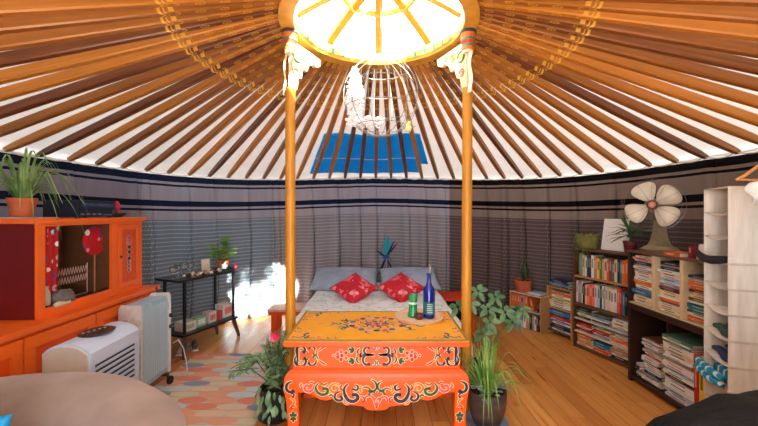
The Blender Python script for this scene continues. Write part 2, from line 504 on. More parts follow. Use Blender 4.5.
for (ra, rb, z0) in ((.25, .275, .225), (.0, .085, .30)):
    mb.lathe([(ra, z0), (rb, z0), (rb, z0 + .03), (ra, z0 + .03), (ra, z0)], (0, 0, 0), 8 if ra else 24)
mb.build('hub', honey, t)
# painted garland on the left and right inner corner of the ring
mb = MB()
for sgn in (-1, 1):
    for i in range(15):
        a0 = (18 + i * 3.2) * DEG; a1 = a0 + 2.9 * DEG
        mb.m(i % 3)
        q = [V((sgn * (KR - .062) * math.cos(a), (KR - .062) * math.sin(a), z)) for a, z in ((a0, .02), (a1, .02), (a1, .06), (a0, .06))]
        mb.face([mb.bm.verts.new(p) for p in q])
fuse(rim, mb.build('painted_border', [green, mat((240, 214, 96), .5), mat((236, 160, 60), .5)], None))

# ------------------------------------------------------------------ support poles
shaftm = wood((190, 128, 26), 'golden_pine_post', 2, .4, .2)
def support(side, label):
    foot_ = V((side * .607 + (-.02 if side < 0 else .01), 2.50, 0)); top = V((side * .588, KY + .03, KZ))
    t = thing('support_pole', label, 'pole', foot_)
    d = top - foot_
    mb = MB(); L = d.length
    def P(s): return d * s
    mb.tube([P(0), P(.3), P(.62), P(.86)], [.036, .0345, .0335, .033], 16)
    autosmooth(mb.build('shaft', shaftm, t))
    # capital: stacked painted cushions
    mb = MB(); cols = [cream, orangep, green, redp, mat((240, 214, 96), .5), mat((40, 60, 70), .5)]
    z0 = L * .958
    seq = [(.945, .952, .036, .038, 0), (.952, .960, .040, .042, 1), (.960, .967, .044, .038, 2), (.967, .976, .038, .046, 3), (.976, .981, .048, .048, 2), (.981, .993, .046, .052, 1), (.993, 1.0, .056, .056, 5)]
    for a, b, r0, r1, ci in seq:
        mb.m(ci); mb.lathe([(0, 0), (r0, 0), (r1, (b - a) * L), (0, (b - a) * L)], P(a), 12)
    mb.build('capital', cols, t)
    # carved and pierced bracket following the ring inwards
    mb = MB()
    base = P(.975)
    for s2, ln in ((1, .34),):
        ang = (60 if side > 0 else 120) * DEG
        u = V((-side * .42, .9, 0)).normalized()
        w_ = V((0, 0, 1)); nn = u.cross(w_)
        Mx = Matrix((u, -nn, w_)).transposed().to_4x4(); Mx.translation = base + V((0, 0, -.02))
        out = [(0, .03), (ln, .03), (ln * .97, -.02), (ln * .8, -.05), (ln * .72, -.035), (ln * .58, -.07), (ln * .5, -.12), (ln * .38, -.115), (ln * .3, -.19), (ln * .2, -.2), (ln * .14, -.28), (ln * .08, -.32), (0, -.34)]
        mb.m(0); mb.prism(out, .012, Mx, -.012)
        for q in (-1, 1):
            for (cx, cz, r_, ci) in ((ln * .16, -.06, .035, 1), (ln * .16, -.06, .016, 2), (ln * .42, -.03, .026, 2), (ln * .42, -.03, .012, 3), (ln * .66, -.008, .018, 1), (ln * .14, -.17, .024, 3), (ln * .14, -.17, .010, 4)):
                pts = [Mx @ V((cx + r_ * math.cos(a_ * PI / 8), q * .0135, cz + r_ * math.sin(a_ * PI / 8))) for a_ in range(0, 15)]
                mb.m(ci); mb.tube(pts, r_ * .16 + .001, 5)
    mb.build('bracket', [cream, green, mat((240, 200, 70), .5), orangep, mat((60, 120, 160), .5)], t)
    mb = MB()       # pale cloth scarf tied round the top of the post
    sc = P(.80)
    for k in range(3):
        a = k * 1.9 + side
        mb.grid(lambda u, v: P(.945) + V((math.cos(a) * (.036 + .012 * v) + .02 * (u - .5) * math.sin(a), math.sin(a) * (.036 + .012 * v) + .02 * (u - .5), -v * (.17 + .05 * (k % 3)) )) + V((.006 * math.sin(v * 9 + k), 0, 0)), 3, 8)
    mb.build('prayer_scarf', cream, t)
    return t
support(-1, 'golden wooden support post left of the orange table, with painted capital')
support(1, 'golden wooden support post right of the orange table, with painted capital')

# ------------------------------------------------------------------ blue tarpaulin between canvas and poles
tarp = NT('blue_tarp'); cf = tarp.noise(tarp.coord(), 9, 4)
tarp.l(tarp.ramp(cf, [(.3, lin((16, 164, 240))), (.7, lin((40, 198, 255)))]), tarp.b.inputs['Base Color'])
tarp.b.inputs['Roughness'].default_value = .5; td = tarp.n('ShaderNodeBsdfTranslucent'); td.inputs[0].default_value = (.03, .62, 1.0, 1); tm = tarp.n('ShaderNodeMixShader'); tm.inputs[0].default_value = .5; tarp.l(tarp.b.outputs[0], tm.inputs[1]); tarp.l(td.outputs[0], tm.inputs[2]); tarp.l(tm.outputs[0], tarp.out.inputs['Surface']); tarp.bump(tarp.noise(tarp.coord(), 22, 4), .6, .02)
def tarp_pt(u, v):
    # v=0 low edge (near the wall) to 1 upper edge
    t0, t1 = -.350, .262
    th = t0 + (t1 - t0) * u
    ft = foot(th); cr = crownpt(th)
    s = .018 + v * .44 + .01 * math.sin(u * 9)
    if u > .92 and v < .38: s = .018 + .44 * .38 + (v - .38) * .12
    p = ft.lerp(cr, s); p.z += .052 + .012 * noise.noise(V((u * 9, v * 5, 1)))
    return p
t = thing('tarpaulin', 'folded bright blue tarpaulin tucked above the roof poles behind the bed', 'tarpaulin', foot(-.05))
mb = MB(); inv = V(t.location)
mb.grid(lambda u, v: tarp_pt(u, v) - inv, 60, 16)
o = mb.build('sheet', tarp.m, t, smooth=True); md = o.modifiers.new('th', 'SOLIDIFY'); md.thickness = .012; md.offset = 0
mb = MB()
mb.tube([tarp_pt(u / 30, .45) - inv + V((0, 0, -.014)) for u in range(0, 29)], .006, 6)
tag(mb.build('tie_strap', mat((200, 214, 230), .6), t), 'pale strap', None)

# ------------------------------------------------------------------ wire globe
wire = mat((150, 142, 128), .4, .3, name='pale_wire')
gc = at(381, 97, 2.40); gr_ = .255
t = thing('wire_globe', 'large open wire globe hanging below the crown ring', 'hanging globe', gc)
mb = MB()
for k in range(6):
    a = k * PI / 6 + .2
    mb.tube([V((gr_ * math.sin(p) * math.cos(a), gr_ * math.sin(p) * math.sin(a), gr_ * 1.05 * math.cos(p))) for p in [i * 2 * PI / 48 for i in range(48)]], .0024, 5, closed=True)
for zf in (-.75, -.3, .25, .7):
    r_ = gr_ * math.sqrt(1 - zf * zf)
    mb.tube([V((r_ * math.cos(p), r_ * math.sin(p), gr_ * 1.05 * zf)) for p in [i * 2 * PI / 40 for i in range(40)]], .0024, 5, closed=True)
mb.build('wire_cage', wire, t, smooth=True)
mb = MB(); mb.tube([V((0, 0, gr_ * 1.05)), V((0, 0, KZ + .25 - gc.z))], .003, 5)
mb.build('cord', wire, t)
beadm = NT('clear_white_beads'); beadm.b.inputs['Base Color'].default_value = (.93, .93, .93, 1); beadm.b.inputs['Roughness'].default_value = .15
mb = MB(); rnd = random.Random(3)
for i in range(620):
    h_ = rnd.random(); a = rnd.random() * 6.28; r_ = (.018 + .04 * math.sin(PI * min(1, h_ * 1.1)) ** .6) * rnd.random() ** .4
    mb.ball((-.175 + r_ * math.cos(a), -.03 + r_ * math.sin(a), -.20 + .38 * h_), .0095, 6)
for i in range(230):
    a = rnd.random() * 6.28; r_ = rnd.random() ** .5
    mb.ball((-.12 + .13 * r_ * math.cos(a), .08 * r_ * math.sin(a), -.20 + .06 * rnd.random() + .05 * r_ * math.cos(a) * 0), .0085, 6)
tag(mb.build('bead_bundle', beadm.m, None, smooth=True, M=Matrix.Translation(gc)), 'sparkling white bead bundle hanging in the left side of the wire globe', 'ornament', kind='stuff')
mb = MB(); p0 = at(408, 128, 2.45)
mb.ball((0, 0, 0), .028, 10, (1, .8, 1.1)); mb.m(1); mb.ball((.008, -.012, .03), .016, 8)
mb.m(2); mb.leaf((-.01, 0, -.01), (-.06, 0, .03), .03); mb.leaf((.01, 0, -.01), (.06, 0, .02), .03)
mb.tube([V((0, 0, .03)), V((-.02, 0, .12))], .0015, 4)
tag(mb.build('hanging_bird', [mat((226, 226, 170), .7), mat((200, 210, 90), .7), mat((150, 190, 150), .7)], None, smooth=True, M=Matrix.Translation(p0)), 'tiny yellow-green bird ornament at the lower right of the wire globe', 'ornament')

# ------------------------------------------------------------------ painted scroll work
class Paint:
    """flat raised paint strokes on a plane: origin o, axes u, v, normal n"""
    def __init__(s, mb, o, u, v, n, cols):
        s.mb = mb; s.o = V(o); s.u = V(u); s.v = V(v); s.n = V(n); s.c = cols; s.k = 0
    def P(s, x, y, h): return s.o + s.u * x + s.v * y + s.n * h
    def stroke(s, pts, w, c, out=1, ow=.0038):
        n = len(pts); ws = w if isinstance(w, list) else [w] * n
        if out: ws = [a * 1.2 for a in ws]
        if out:
            s.mb.m(0); s.mb.ribbon([s.P(x, y, .0006) for x, y in pts], [a + 2 * ow for a in ws], s.n)
        s.mb.m(c); s.mb.ribbon([s.P(x, y, .0012) for x, y in pts], ws, s.n)
    def curl(s, cx, cy, r, a0, turn, w, c, tail=None, mx=(1,), my=(1,), **k):
        """spiral from the outside inwards, with an optional tail point"""
        for fx in mx:
            for fy in my:
                pts = []; n = 16; r *= 1.30
                if tail:
                    e = (cx + r * math.cos(a0), cy + r * math.sin(a0))
                    # leave the circle tangentially
                    sg = 1 if turn > 0 else -1
                    tx, ty = math.sin(a0) * sg, -math.cos(a0) * sg
                    dd = math.hypot(tail[0] - e[0], tail[1] - e[1])
                    c1 = (e[0] + tx * dd * .6, e[1] + ty * dd * .6)
                    for i in range(7):
                        q = i / 7; pts.append(((1 - q) ** 2 * tail[0] + 2 * q * (1 - q) * c1[0] + q * q * e[0], (1 - q) ** 2 * tail[1] + 2 * q * (1 - q) * c1[1] + q * q * e[1]))
                m = len(pts)
                for i in range(n + 1):
                    q = i / n; rr = r * (1 - .42 * q ** 1.1); a = a0 + turn * q * .74
                    pts.append((cx + rr * math.cos(a), cy + rr * math.sin(a)))
                N = len(pts)
                ws = [w * (.35 + .65 * min(1, (i + .5) / (N * .3))) * (1 if i < N - 3 else 1.15) for i in range(N)]
                s.stroke([(x * fx, y * fy) for x, y in pts], ws, c, **k)
                ex, ey = pts[-1]; s.dot(ex * fx, ey * fy, w * .8, c, out=0)
    def hook(s, pts, w, c):
        q = [pts[0]] + list(pts) + [pts[-1]]; out = []
        for i in range(1, len(q) - 2):
            for k in range(5):
                t = k / 5; a, b, c_, d = q[i - 1], q[i], q[i + 1], q[i + 2]
                out.append(tuple(.5 * (2 * b[j] + (c_[j] - a[j]) * t + (2 * a[j] - 5 * b[j] + 4 * c_[j] - d[j]) * t * t + (3 * b[j] - a[j] - 3 * c_[j] + d[j]) * t ** 3) for j in (0, 1)))
        out.append(pts[-1]); N = len(out)
        out = [(x, .222 + (y - .222) * .875) for x, y in out]
        for f in (1, -1):
            s.stroke([(x * f, y) for x, y in out], [w * (.3 + .7 * min(1, (i + 1) / (N * .35))) for i in range(N)], c)
            s.dot(out[-1][0] * f, out[-1][1], w * .62, c, out=0)
    def dot(s, x, y, r, c, out=1, sq=1.0, rot=0.0):
        r *= 1.12
        for (rr, h, ci) in (((r + .0032), .0006, 0), (r, .0014, c)):
            if ci == 0 and not out: continue
            s.mb.m(ci)
            s.mb.face([s.mb.bm.verts.new(s.P(x + rr * math.cos(a) * math.cos(rot) - rr * sq * math.sin(a) * math.sin(rot), y + rr * math.cos(a) * math.sin(rot) + rr * sq * math.sin(a) * math.cos(rot), h)) for a in [i * PI / 5 for i in range(10)]])
    def petal(s, x, y, ang, L, w, c, out=1):
        for (l_, w_, h, ci) in ((L + .006, w + .007, .0006, 0), (L, w, .0014, c)):
            if ci == 0 and not out: continue
            s.mb.m(ci); d = (math.cos(ang), math.sin(ang)); b = -.003 if ci == 0 else 0
            pts = []
            for q, k in ((0, 0), (.3, .42), (.65, .5), (.9, .3), (1, 0), (.9, -.3), (.65, -.5), (.3, -.42)):
                X = b + l_ * q; Y = w_ * k; pts.append(s.P(x + d[0] * X - d[1] * Y, y + d[1] * X + d[0] * Y, h))
            s.mb.face([s.mb.bm.verts.new(p) for p in pts])
    def leafcl(s, x, y, ang, L, c, mx=(1,), my=(1,)):
        for fx in mx:
            for fy in my:
                for da in (-.75, 0, .75):
                    a = ang + da
                    if fx < 0: a = PI - a
                    if fy < 0: a = -a
                    s.petal(x * fx, y * fy, a, L * (1 if da == 0 else .8), L * .42, c)
# paint slots: 0 outline, 1 navy, 2 green, 3 red, 4 pink, 5 orange, 6 olive, 7 teal, 8 pale pink
PC = [mat((238, 206, 150), .5, var=.03), mat((24, 34, 62), .45, var=.05), mat((22, 84, 50), .45, var=.05), mat((196, 30, 30), .45, var=.05), mat((232, 72, 92), .45, var=.05),
      mat((236, 108, 30), .45, var=.05), mat((120, 96, 30), .45, var=.05), mat((44, 104, 120), .45, var=.05), mat((240, 170, 160), .45, var=.05)]

# ------------------------------------------------------------------ the painted low table
TY0, TY1 = 2.10, 2.744; TX = -.015; TH = .636; TW = 1.116; TD = TY1 - TY0
tor = mat((238, 84, 2), .42, var=.06, scale=8, name='orange_lacquer'); ttop = mat((252, 170, 8), .40, var=.07, scale=7, name='yellow_orange_lacquer')
tedge = mat((168, 128, 44), .5, var=.1)
t = thing('painted_table', 'orange table painted with floral scrollwork, standing at the foot of the bed', 'table', (TX, TY0, 0))
mb = MB(); hw = TW / 2
mb.m(1); mb.box(-hw, hw, 0, TD, TH - .038, TH - .006, bev=.006)
mb.m(2); mb.box(-hw + .001, hw - .001, .001, TD - .001, TH - .007, TH - .0005, bev=.002)
mb.m(0); mb.box(-hw + .018, hw - .018, .018, TD - .018, TH - .002, TH)
top = mb.build('tabletop', [ttop, tor, tedge], t)
mb = MB(); p = Paint(mb, (0, TD / 2, TH + .0004), (1, 0, 0), (0, 1, 0), (0, 0, 1), PC)
# medallion
for k in range(20):
    a = k * PI / 10; rx, ry = .155, .115
    p.petal(rx * math.cos(a), ry * math.sin(a), math.atan2(math.sin(a) * rx, math.cos(a) * ry), .042, .046, (4, 7, 8, 1)[k % 4])
for k in range(12):
    a = k * PI / 6; p.curl(.095 * math.cos(a), .07 * math.sin(a), .026, a, 4.2, .009, (7, 1, 3, 2)[k % 4])
for k in range(8):
    a = k * PI / 4 + .2; p.petal(.03 * math.cos(a), .024 * math.sin(a), a, .045, .034, (7, 4)[k % 2])
p.dot(0, 0, .024, 4); p.dot(0, 0, .012, 1)
for f in (1, -1):
    p.curl(.235 * f, .045, .03, 2.2, 4.4 * f, .01, 2, my=(1, -1)); p.curl(.24 * f, .085, .022, 1, 4 * f, .008, 1, my=(1, -1))
    p.curl(.195 * f, .095, .024, 2, -4 * f, .009, 7, my=(1, -1)); p.curl(.29 * f, .03, .02, 0, 4 * f, .008, 7, my=(1, -1))
    for i, xx in enumerate((.205, .25, .30, .335, .365)): p.dot(xx * f, 0, .012 - i * .0014, (4, 1, 4, 8, 5)[i])
    p.petal(.375 * f, 0, 0 if f > 0 else PI, .03, .014, 4)
    p.curl(.10 * f, .155, .02, 1, 4 * f, .007, 4, my=(1, -1)); p.curl(.05 * f, .165, .016, 1, -4 * f, .007, 7, my=(1, -1))
# corner scrolls
for fx in (1, -1):
    for fy in (1, -1):
        m_ = dict(mx=(fx,), my=(fy,))
        p.curl(.475, .225, .034, .3, 4.6, .011, 7, **m_); p.curl(.405, .248, .024, 2.6, -4.2, .009, 1, **m_); p.curl(.345, .262, .018, 2.6, -4.2, .008, 4, **m_)
        p.curl(.29, .268, .014, 2.6, -4.2, .006, 2, **m_); p.curl(.245, .272, .011, 2.6, -4.2, .005, 7, **m_)
        p.curl(.50, .150, .024, -1, 4.2, .009, 4, **m_); p.curl(.508, .092, .015, -1, 4.2, .007, 1, **m_)
        p.dot(.44 * fx, .195 * fy, .014, 3); p.dot(.515 * fx, .262 * fy, .010, 4); p.leafcl(.445, .268, PI, .03, 2, **m_); p.leafcl(.45, .15, 3.6, .03, 8, **m_)
for (x0, y0, x1, y1) in ((-.54, -.302, .54, -.302), (-.54, .302, .54, .302), (-.54, -.302, -.54, .302), (.54, -.302, .54, .302)):
    p.stroke([(x0, y0), ((x0 + x1) / 2, (y0 + y1) / 2), (x1, y1)], .004, 6, out=0)
fuse(top, mb.build('painted_medallion', PC, None, normals=False))
# box body
bw = .497; bz0, bz1 = .463, TH - .038
mb = MB(); mb.box(-bw, bw, .035, TD - .035, bz0 - .01, bz1)
mb.m(1); mb.box(-bw - .006, bw + .006, .029, TD - .029, bz0 - .004, bz0 + .012, bev=.004)
body = mb.build('drawer_box', [tor, tor], t)
bc = (bz0 + bz1) / 2 + .006
mb = MB(); p = Paint(mb, (0, .0345, bc), (1, 0, 0), (0, 0, 1), (0, -1, 0), PC)
for f in (1, -1):
    k = dict(mx=(f,), my=(1, -1))
    p.curl(.052, .032, .022, PI * 1.5, 4.6, .011, 1, tail=(.012, .008), **k)
    p.curl(.098, .020, .016, PI * .5, -4.4, .009, 1, **k); p.leafcl(.135, .03, .25, .038, 2, **k)
    p.curl(.020, .042, .013, 1, 4, .006, 7, **k)
    p.dot(.108 * f, 0, .012, 5); p.dot(.078 * f, 0, .010, 1)
    for i, (xx, yy) in enumerate(((.185, .016), (.185, -.016), (.21, 0), (.215, .024), (.215, -.024), (.235, .01), (.235, -.01), (.262, 0))): p.dot(xx * f, yy, .010 if i < 7 else .006, 4 if i % 2 else 3)
    p.curl(.455, .030, .024, PI * .1, 4.6, .011, 1, tail=(.478, -.004), mx=(f,), my=(1, -1)); p.curl(.455, .026, .010, 0, 4.6, .006, 6, mx=(f,), my=(1, -1))
    p.stroke([(f * x, y) for x, y in ((.482, -.055), (.478, -.02), (.478, .02), (.482, .055))], .009, 1)
    p.curl(.395, .038, .018, PI * 1.2, -4.4, .010, 1, **k); p.curl(.375, .014, .011, PI * .8, 4.4, .007, 2, **k)
    p.curl(.425, .014, .010, 0, 4, .006, 6, **k)
    p.stroke([(f * x, y) for x, y in ((.30, .058), (.325, .048), (.355, .026))], [.003, .010, .004], 3); p.stroke([(f * x, y) for x, y in ((.30, -.058), (.325, -.048), (.355, -.026))], [.003, .010, .004], 3)
fuse(body, mb.build('painted_scrolls', PC, None, normals=False))
# shoulder and aprons
def loft(mb, r0, r1):
    a = [mb.bm.verts.new(p) for p in r0]; b = [mb.bm.verts.new(p) for p in r1]
    for i in range(4): mb.face((a[i], a[(i + 1) % 4], b[(i + 1) % 4], b[i]))
def rect(hx, y0, y1, z): return [(-hx, y0, z), (hx, y0, z), (hx, y1, z), (-hx, y1, z)]
mb = MB()
steps = [(.0, .463), (.022, .452), (.042, .436), (.052, .418), (.055, .395)]
for (a, za), (b, zb) in zip(steps, steps[1:]): loft(mb, rect(bw + a, .035 - a * .64, TD - .035 + a * .64, za), rect(bw + b, .035 - b * .64, TD - .035 + b * .64, zb))
mb.face([mb.bm.verts.new(q) for q in rect(bw - .02, .05, TD - .05, .40)])
autosmooth(mb.build('shoulder', tor, t))
hw2 = bw + .055
half = [(0, .222), (.034, .222), (.06, .228), (.075, .245), (.11, .250), (.16, .255), (.2, .268), (.235, .287), (.27, .290), (.30, .281), (.335, .287), (.365, .302), (.395, .318), (.43, .330), (.465, .327), (.468, .396)]
pts = [(x, z) for x, z in half] + [(-x, z) for x, z in half[::-1]]
mb = MB(); mb.prism(pts, .028, None, .0, bev=0)
mb.prism(pts, TD, None, TD - .028)
sd = [(y, z) for y, z in ((.075, .396), (.075, .327), (.12, .32), (.17, .29), (.22, .275), (.27, .25), (TD / 2, .24))]
sd = sd + [(TD - y, z) for y, z in sd[::-1]]
Mside = Matrix(((0, 1, 0, 0), (1, 0, 0, 0), (0, 0, 1, 0), (0, 0, 0, 1)))
for s_ in (-1, 1):
    mb.prism(sd, .028, Matrix.Translation((hw2 * s_ - (.028 if s_ > 0 else 0), 0, 0)) @ Mside)
ap = mb.build('apron', tor, t)
mb = MB(); p = Paint(mb, (0, -.0005, 0), (1, 0, 0), (0, 0, 1), (0, -1, 0), PC)
M2 = dict(mx=(1, -1))
p.curl(.035, .362, .026, PI * .5, 4.6, .010, 2, **M2); p.curl(.06, .332, .020, PI * .2, 4.4, .010, 6, **M2); p.curl(.024, .325, .012, 0, 4, .006, 7, **M2)
p.curl(.048, .282, .020, PI * .9, -4.4, .009, 4, tail=(.012, .262), **M2); p.curl(.088, .284, .013, 1, 4, .008, 3, **M2)
p.petal(0, .278, -PI / 2, .035, .02, 4); p.petal(0, .285, .5, .03, .016, 4); p.petal(0, .285, PI - .5, .03, .016, 4); p.dot(0, .243, .007, 3)
p.hook([(.170, .405), (.192, .375), (.190, .335), (.170, .296), (.138, .284), (.112, .304), (.118, .328), (.138, .330)], .017, 1)
p.hook([(.128, .40), (.110, .385), (.118, .362), (.140, .368)], .010, 1)
p.hook([(.215, .352), (.243, .338), (.248, .308), (.226, .290), (.204, .300), (.212, .316)], .012, 1)
p.hook([(.222, .400), (.256, .404), (.278, .380), (.262, .350), (.236, .352), (.232, .376), (.250, .380)], .012, 5)
p.hook([(.206, .40), (.214, .375), (.204, .362)], .010, 3)
p.hook([(.345, .410), (.362, .382), (.352, .348), (.322, .330), (.294, .342), (.294, .368), (.316, .372)], .014, 2)
p.hook([(.290, .410), (.310, .398), (.326, .405)], .009, 6); p.hook([(.286, .318), (.272, .330), (.262, .322)], .008, 2)
p.hook([(.372, .400), (.378, .370), (.402, .352), (.428, .366), (.420, .392), (.402, .388)], .012, 4)
p.hook([(.438, .408), (.452, .395), (.446, .378)], .009, 4); p.hook([(.40, .412), (.385, .416), (.376, .408)], .007, 3)
p.hook([(.09, .395), (.098, .36), (.085, .345)], .009, 5); p.hook([(.165, .262), (.19, .272), (.186, .284)], .006, 4)
fuse(ap, mb.build('painted_scrolls', PC, None, normals=False))
# legs: square cabriole, flaring at the knee and the foot
for sx in (-1, 1):
    for fb in (0, 1):
        mb = MB()
        prof = [(.396, .0, .088), (.36, -.002, .086), (.32, .003, .080), (.26, .012, .072), (.18, .018, .066), (.10, .018, .064), (.055, .010, .072), (.03, -.004, .082), (.0, -.004, .084)]
        rr = []
        for z_, off, w_ in prof:
            xo = hw2 - off; xi = xo - w_; y0 = off * .8; y1 = y0 + w_
            if fb: y0, y1 = TD - y1, TD - y0
            rr.append([mb.bm.verts.new((sx * X, Y, z_)) for X, Y in ((xi, y0), (xo, y0), (xo, y1), (xi, y1))])
        for A, B in zip(rr, rr[1:]):
            for q in range(4): mb.face((A[q], A[(q + 1) % 4], B[(q + 1) % 4], B[q]))
        mb.face(rr[0]); mb.face(rr[-1])
        lg = autosmooth(mb.build('leg', tor, t), 50)
        if not fb:
            mb = MB(); p = Paint(mb, (0, -.0065, 0), (1, 0, 0), (0, .0, 1), (0, -1, 0), PC)
            x0 = hw2 - .045
            p.o.y = -.0012
            p.curl(x0, .357, .029, PI * .55, -5.0, .014, 1, mx=(sx,)); p.curl(x0 - .004, .310, .012, 1, 4, .008, 1, mx=(sx,))
            fuse(lg, mb.build('painted_curl', PC, None, normals=False))
            mb = MB(); p = Paint(mb, (0, .0035, .0), (1, 0, 0), (0, -.045, 1), (0, -1, 0), PC)
            p.o.y = .0175
            p.curl(x0, .268, .017, 1, 4, .009, 5, mx=(sx,)); p.curl(x0 - .006, .232, .014, 3, -4, .008, 3, mx=(sx,))
            p.leafcl(x0 - .008, .175, PI / 2, .040, 2, mx=(sx,)); p.leafcl(x0 - .008, .178, -PI / 2, .034, 2, mx=(sx,)); p.dot(sx * (x0 - .008), .177, .008, 5)
            for v_ in mb.bm.verts: v_.co.y += 0
            fuse(lg, mb.build('painted_flower', PC, None, normals=False))

# ------------------------------------------------------------------ tray and what stands on it
tc = V((.290, 2.555, TH + .002))
t = thing('serving_tray', 'round pale wooden tray on the orange table', 'tray', tc)
trw = wood((232, 190, 150), 'pale_tray_wood', 0, .45, .12)
mb = MB(); mb.lathe([(0, .0), (.165, .0), (.176, .022), (.170, .023), (.160, .009), (0, .009)], (0, 0, 0), 48)
autosmooth(mb.build('dish', trw, t))
bot = NT('cobalt_glass'); bot.b.inputs['Base Color'].default_value = (*lin((16, 40, 150)), 1); bot.b.inputs['Roughness'].default_value = .08; bot.b.inputs['Transmission Weight'].default_value = .35; bot.b.inputs['Coat Weight'].default_value = .6
bl = at(429, 316, 2.53); bl.z = tc.z + .0102
t = thing('bottle', 'tall cobalt blue bottle with a thin stick in its neck, on the tray', 'bottle', bl)
mb = MB(); mb.lathe([(0, .001), (.039, .001), (.042, .008), (.042, .185), (.038, .212), (.022, .236), (.0165, .255), (.0155, .305), (.0185, .307), (.0185, .320), (.013, .320), (.013, .305)], (0, 0, 0), 28)
mb.build('glass', bot.m, t, smooth=True)
mb = MB(); mb.lathe([(.0428, .03), (.0428, .12)], (0, 0, 0), 28); mb.m(1)
for k in range(5): mb.box(-.02, .02, -.0447, -.0425, .045 + k * .014, .05 + k * .014)
tag(mb.build('label_band', [mat((30, 96, 110), .4), mat((190, 210, 190), .5)], t), 'teal label', None)
mb = MB(); mb.tube([(0, 0, .26), (.004, 0, .33), (.010, 0, .365), (-.004, 0, .385)], .003, 6); tag(mb.build('stick', mat((200, 190, 150), .6), t), 'pale straw-like stick', None)
gl = NT('green_glass'); gl.b.inputs['Base Color'].default_value = (*lin((70, 190, 120)), 1); gl.b.inputs['Roughness'].default_value = .1; gl.b.inputs['Transmission Weight'].default_value = .55
g = at(413, 311, 2.56); g.z = tc.z + .0102
t = thing('drinking_glass', 'ribbed green glass tumbler beside the blue bottle', 'glass', g)
mb = MB(); mb.lathe([(0, .001), (.040, .001), (.038, .02), (.031, .045), (.030, .10), (.034, .162), (.031, .162), (.027, .10), (.027, .05), (0, .03)], (0, 0, 0), 20); mb.build('tumbler', gl.m, t, smooth=True)
mb = MB(); mb.lathe([(.0305, .092), (.033, .096), (.0325, .104), (.031, .108)], (0, 0, 0), 20); mb.build('rim_band', mat((190, 225, 200), .3), t, smooth=True)
g = at(419, 317, 2.50); g.z = tc.z + .0102
mb = MB(); mb.lathe([(0, 0), (.026, 0), (.033, .012), (.033, .03), (.028, .038), (.026, .03), (0, .027)], (0, 0, 0), 20)
tag(autosmooth(mb.build('small_bowl', mat((92, 48, 30), .4), None, M=Matrix.Translation(g))), 'tiny brown bowl at the front of the tray', 'bowl')

# ------------------------------------------------------------------ bed
def pillow_bm(mb, w, h, th, M, nu=22, pinch=.06, seed=0, wr=.006):
    def fn(sgn):
        def f(u, v):
            x = 2 * u - 1; y = 2 * v - 1
            px = x * w / 2 * (1 - pinch * (1 - y * y) * abs(x)); py = y * h / 2 * (1 - pinch * (1 - x * x) * abs(y))
            z = th / 2 * ((1 - abs(x) ** 2.6) * (1 - abs(y) ** 2.6)) ** .55
            z += wr * noise.noise(V((x * 2.5 + seed, y * 2.5, sgn))) * (1 - x * x) * (1 - y * y) * 3
            return M @ V((px, py, sgn * z))
        return f
    mb.grid(fn(1), nu, nu); mb.grid(fn(-1), nu, nu)
    bmesh.ops.remove_doubles(mb.bm, verts=list(mb.bm.verts), dist=.0004)
BX0, BX1, BY0, BY1 = -.745, .70, 2.80, 4.70
t = thing('bed', 'double bed standing against the back wall behind the orange table', 'bed', ((BX0 + BX1) / 2, BY0, 0))
bwid = (BX1 - BX0) / 2; bl_ = BY1 - BY0
mb = MB(); mb.box(-bwid + .03, bwid - .03, .03, bl_ - .02, .08, .24, bev=.01)
mb.build('bed_frame', wood((176, 60, 26), 'red_brown_bed_wood', 0), t)
for sx in (-1, 1):
    for y in (.08, bl_ - .12):
        mb = MB(); mb.box(sx * (bwid - .08) - .03, sx * (bwid - .08) + .03, y - .03, y + .03, 0, .08); mb.build('leg', wood((150, 56, 28), 'leg_wood', 2) if False else tor, t)
mb = MB(); mb.box(-bwid + .02, bwid - .02, .02, bl_ - .02, .241, .45, bev=.03); mb.build('mattress', mat((226, 222, 214), .9), t, smooth=True)
dv = NT('printed_white_bedspread'); x, y, z = dv.sep(dv.coord())
vo = dv.t.nodes.new('ShaderNodeTexVoronoi'); vo.inputs['Scale'].default_value = 9; dv.l(dv.coord(), vo.inputs['Vector'])
f1 = dv.noise(dv.coord(), 16, 3); c = dv.mix(dv.math('MULTIPLY', dv.math('GREATER_THAN', f1, .56), .55), lin((246, 248, 246)), lin((180, 214, 208)))
c = dv.mix(dv.math('MULTIPLY', dv.math('LESS_THAN', vo.outputs['Distance'], .16), .6), c, lin((150, 186, 176)))
dv.l(c, dv.b.inputs['Base Color']); dv.b.inputs['Roughness'].default_value = .95
dv.bump(dv.noise(dv.coord(), 7, 3), .5, .03)
def bedspread(u, v):
    # u across with side drops, v along
    prof = [(-bwid - .030, .13), (-bwid - .022, .30), (-bwid - .010, .43), (-bwid + .03, .472)]
    s_ = (u - .5) * 2
    ax = abs(s_)
    if ax > .82:
        q = (ax - .82) / .18
        X = bwid - .03 + .058 * min(1, q * 2.2) + .012 * math.sin(v * 40) * q; Z = .475 - .045 * min(1, q * 3) ** 2 - max(0, q - .25) * .34
    else:
        X = ax / .82 * (bwid - .03); Z = .475
    X = X if s_ > 0 else -X
    Y = -.015 + v * (bl_ - .04)
    if v < .04: Z -= (.04 - v) / .04 * .25 * (1 if ax <= .82 else .3); Y = -.015 - (.04 - v) * .3
    Z += .010 * noise.noise(V((X * 3, Y * 3, 2))) + .006 * noise.noise(V((X * 9, Y * 9, 2)))
    return V((X, Y, Z))
mb = MB(); mb.grid(bedspread, 60, 60)
o = mb.build('bedspread', dv.m, None, smooth=True, M=Matrix.Translation(t.location)); md = o.modifiers.new('t', 'SOLIDIFY'); md.thickness = .01; md.offset = 1
tag(o, 'white bedspread with faint green leaf print covering the bed', 'bedspread')
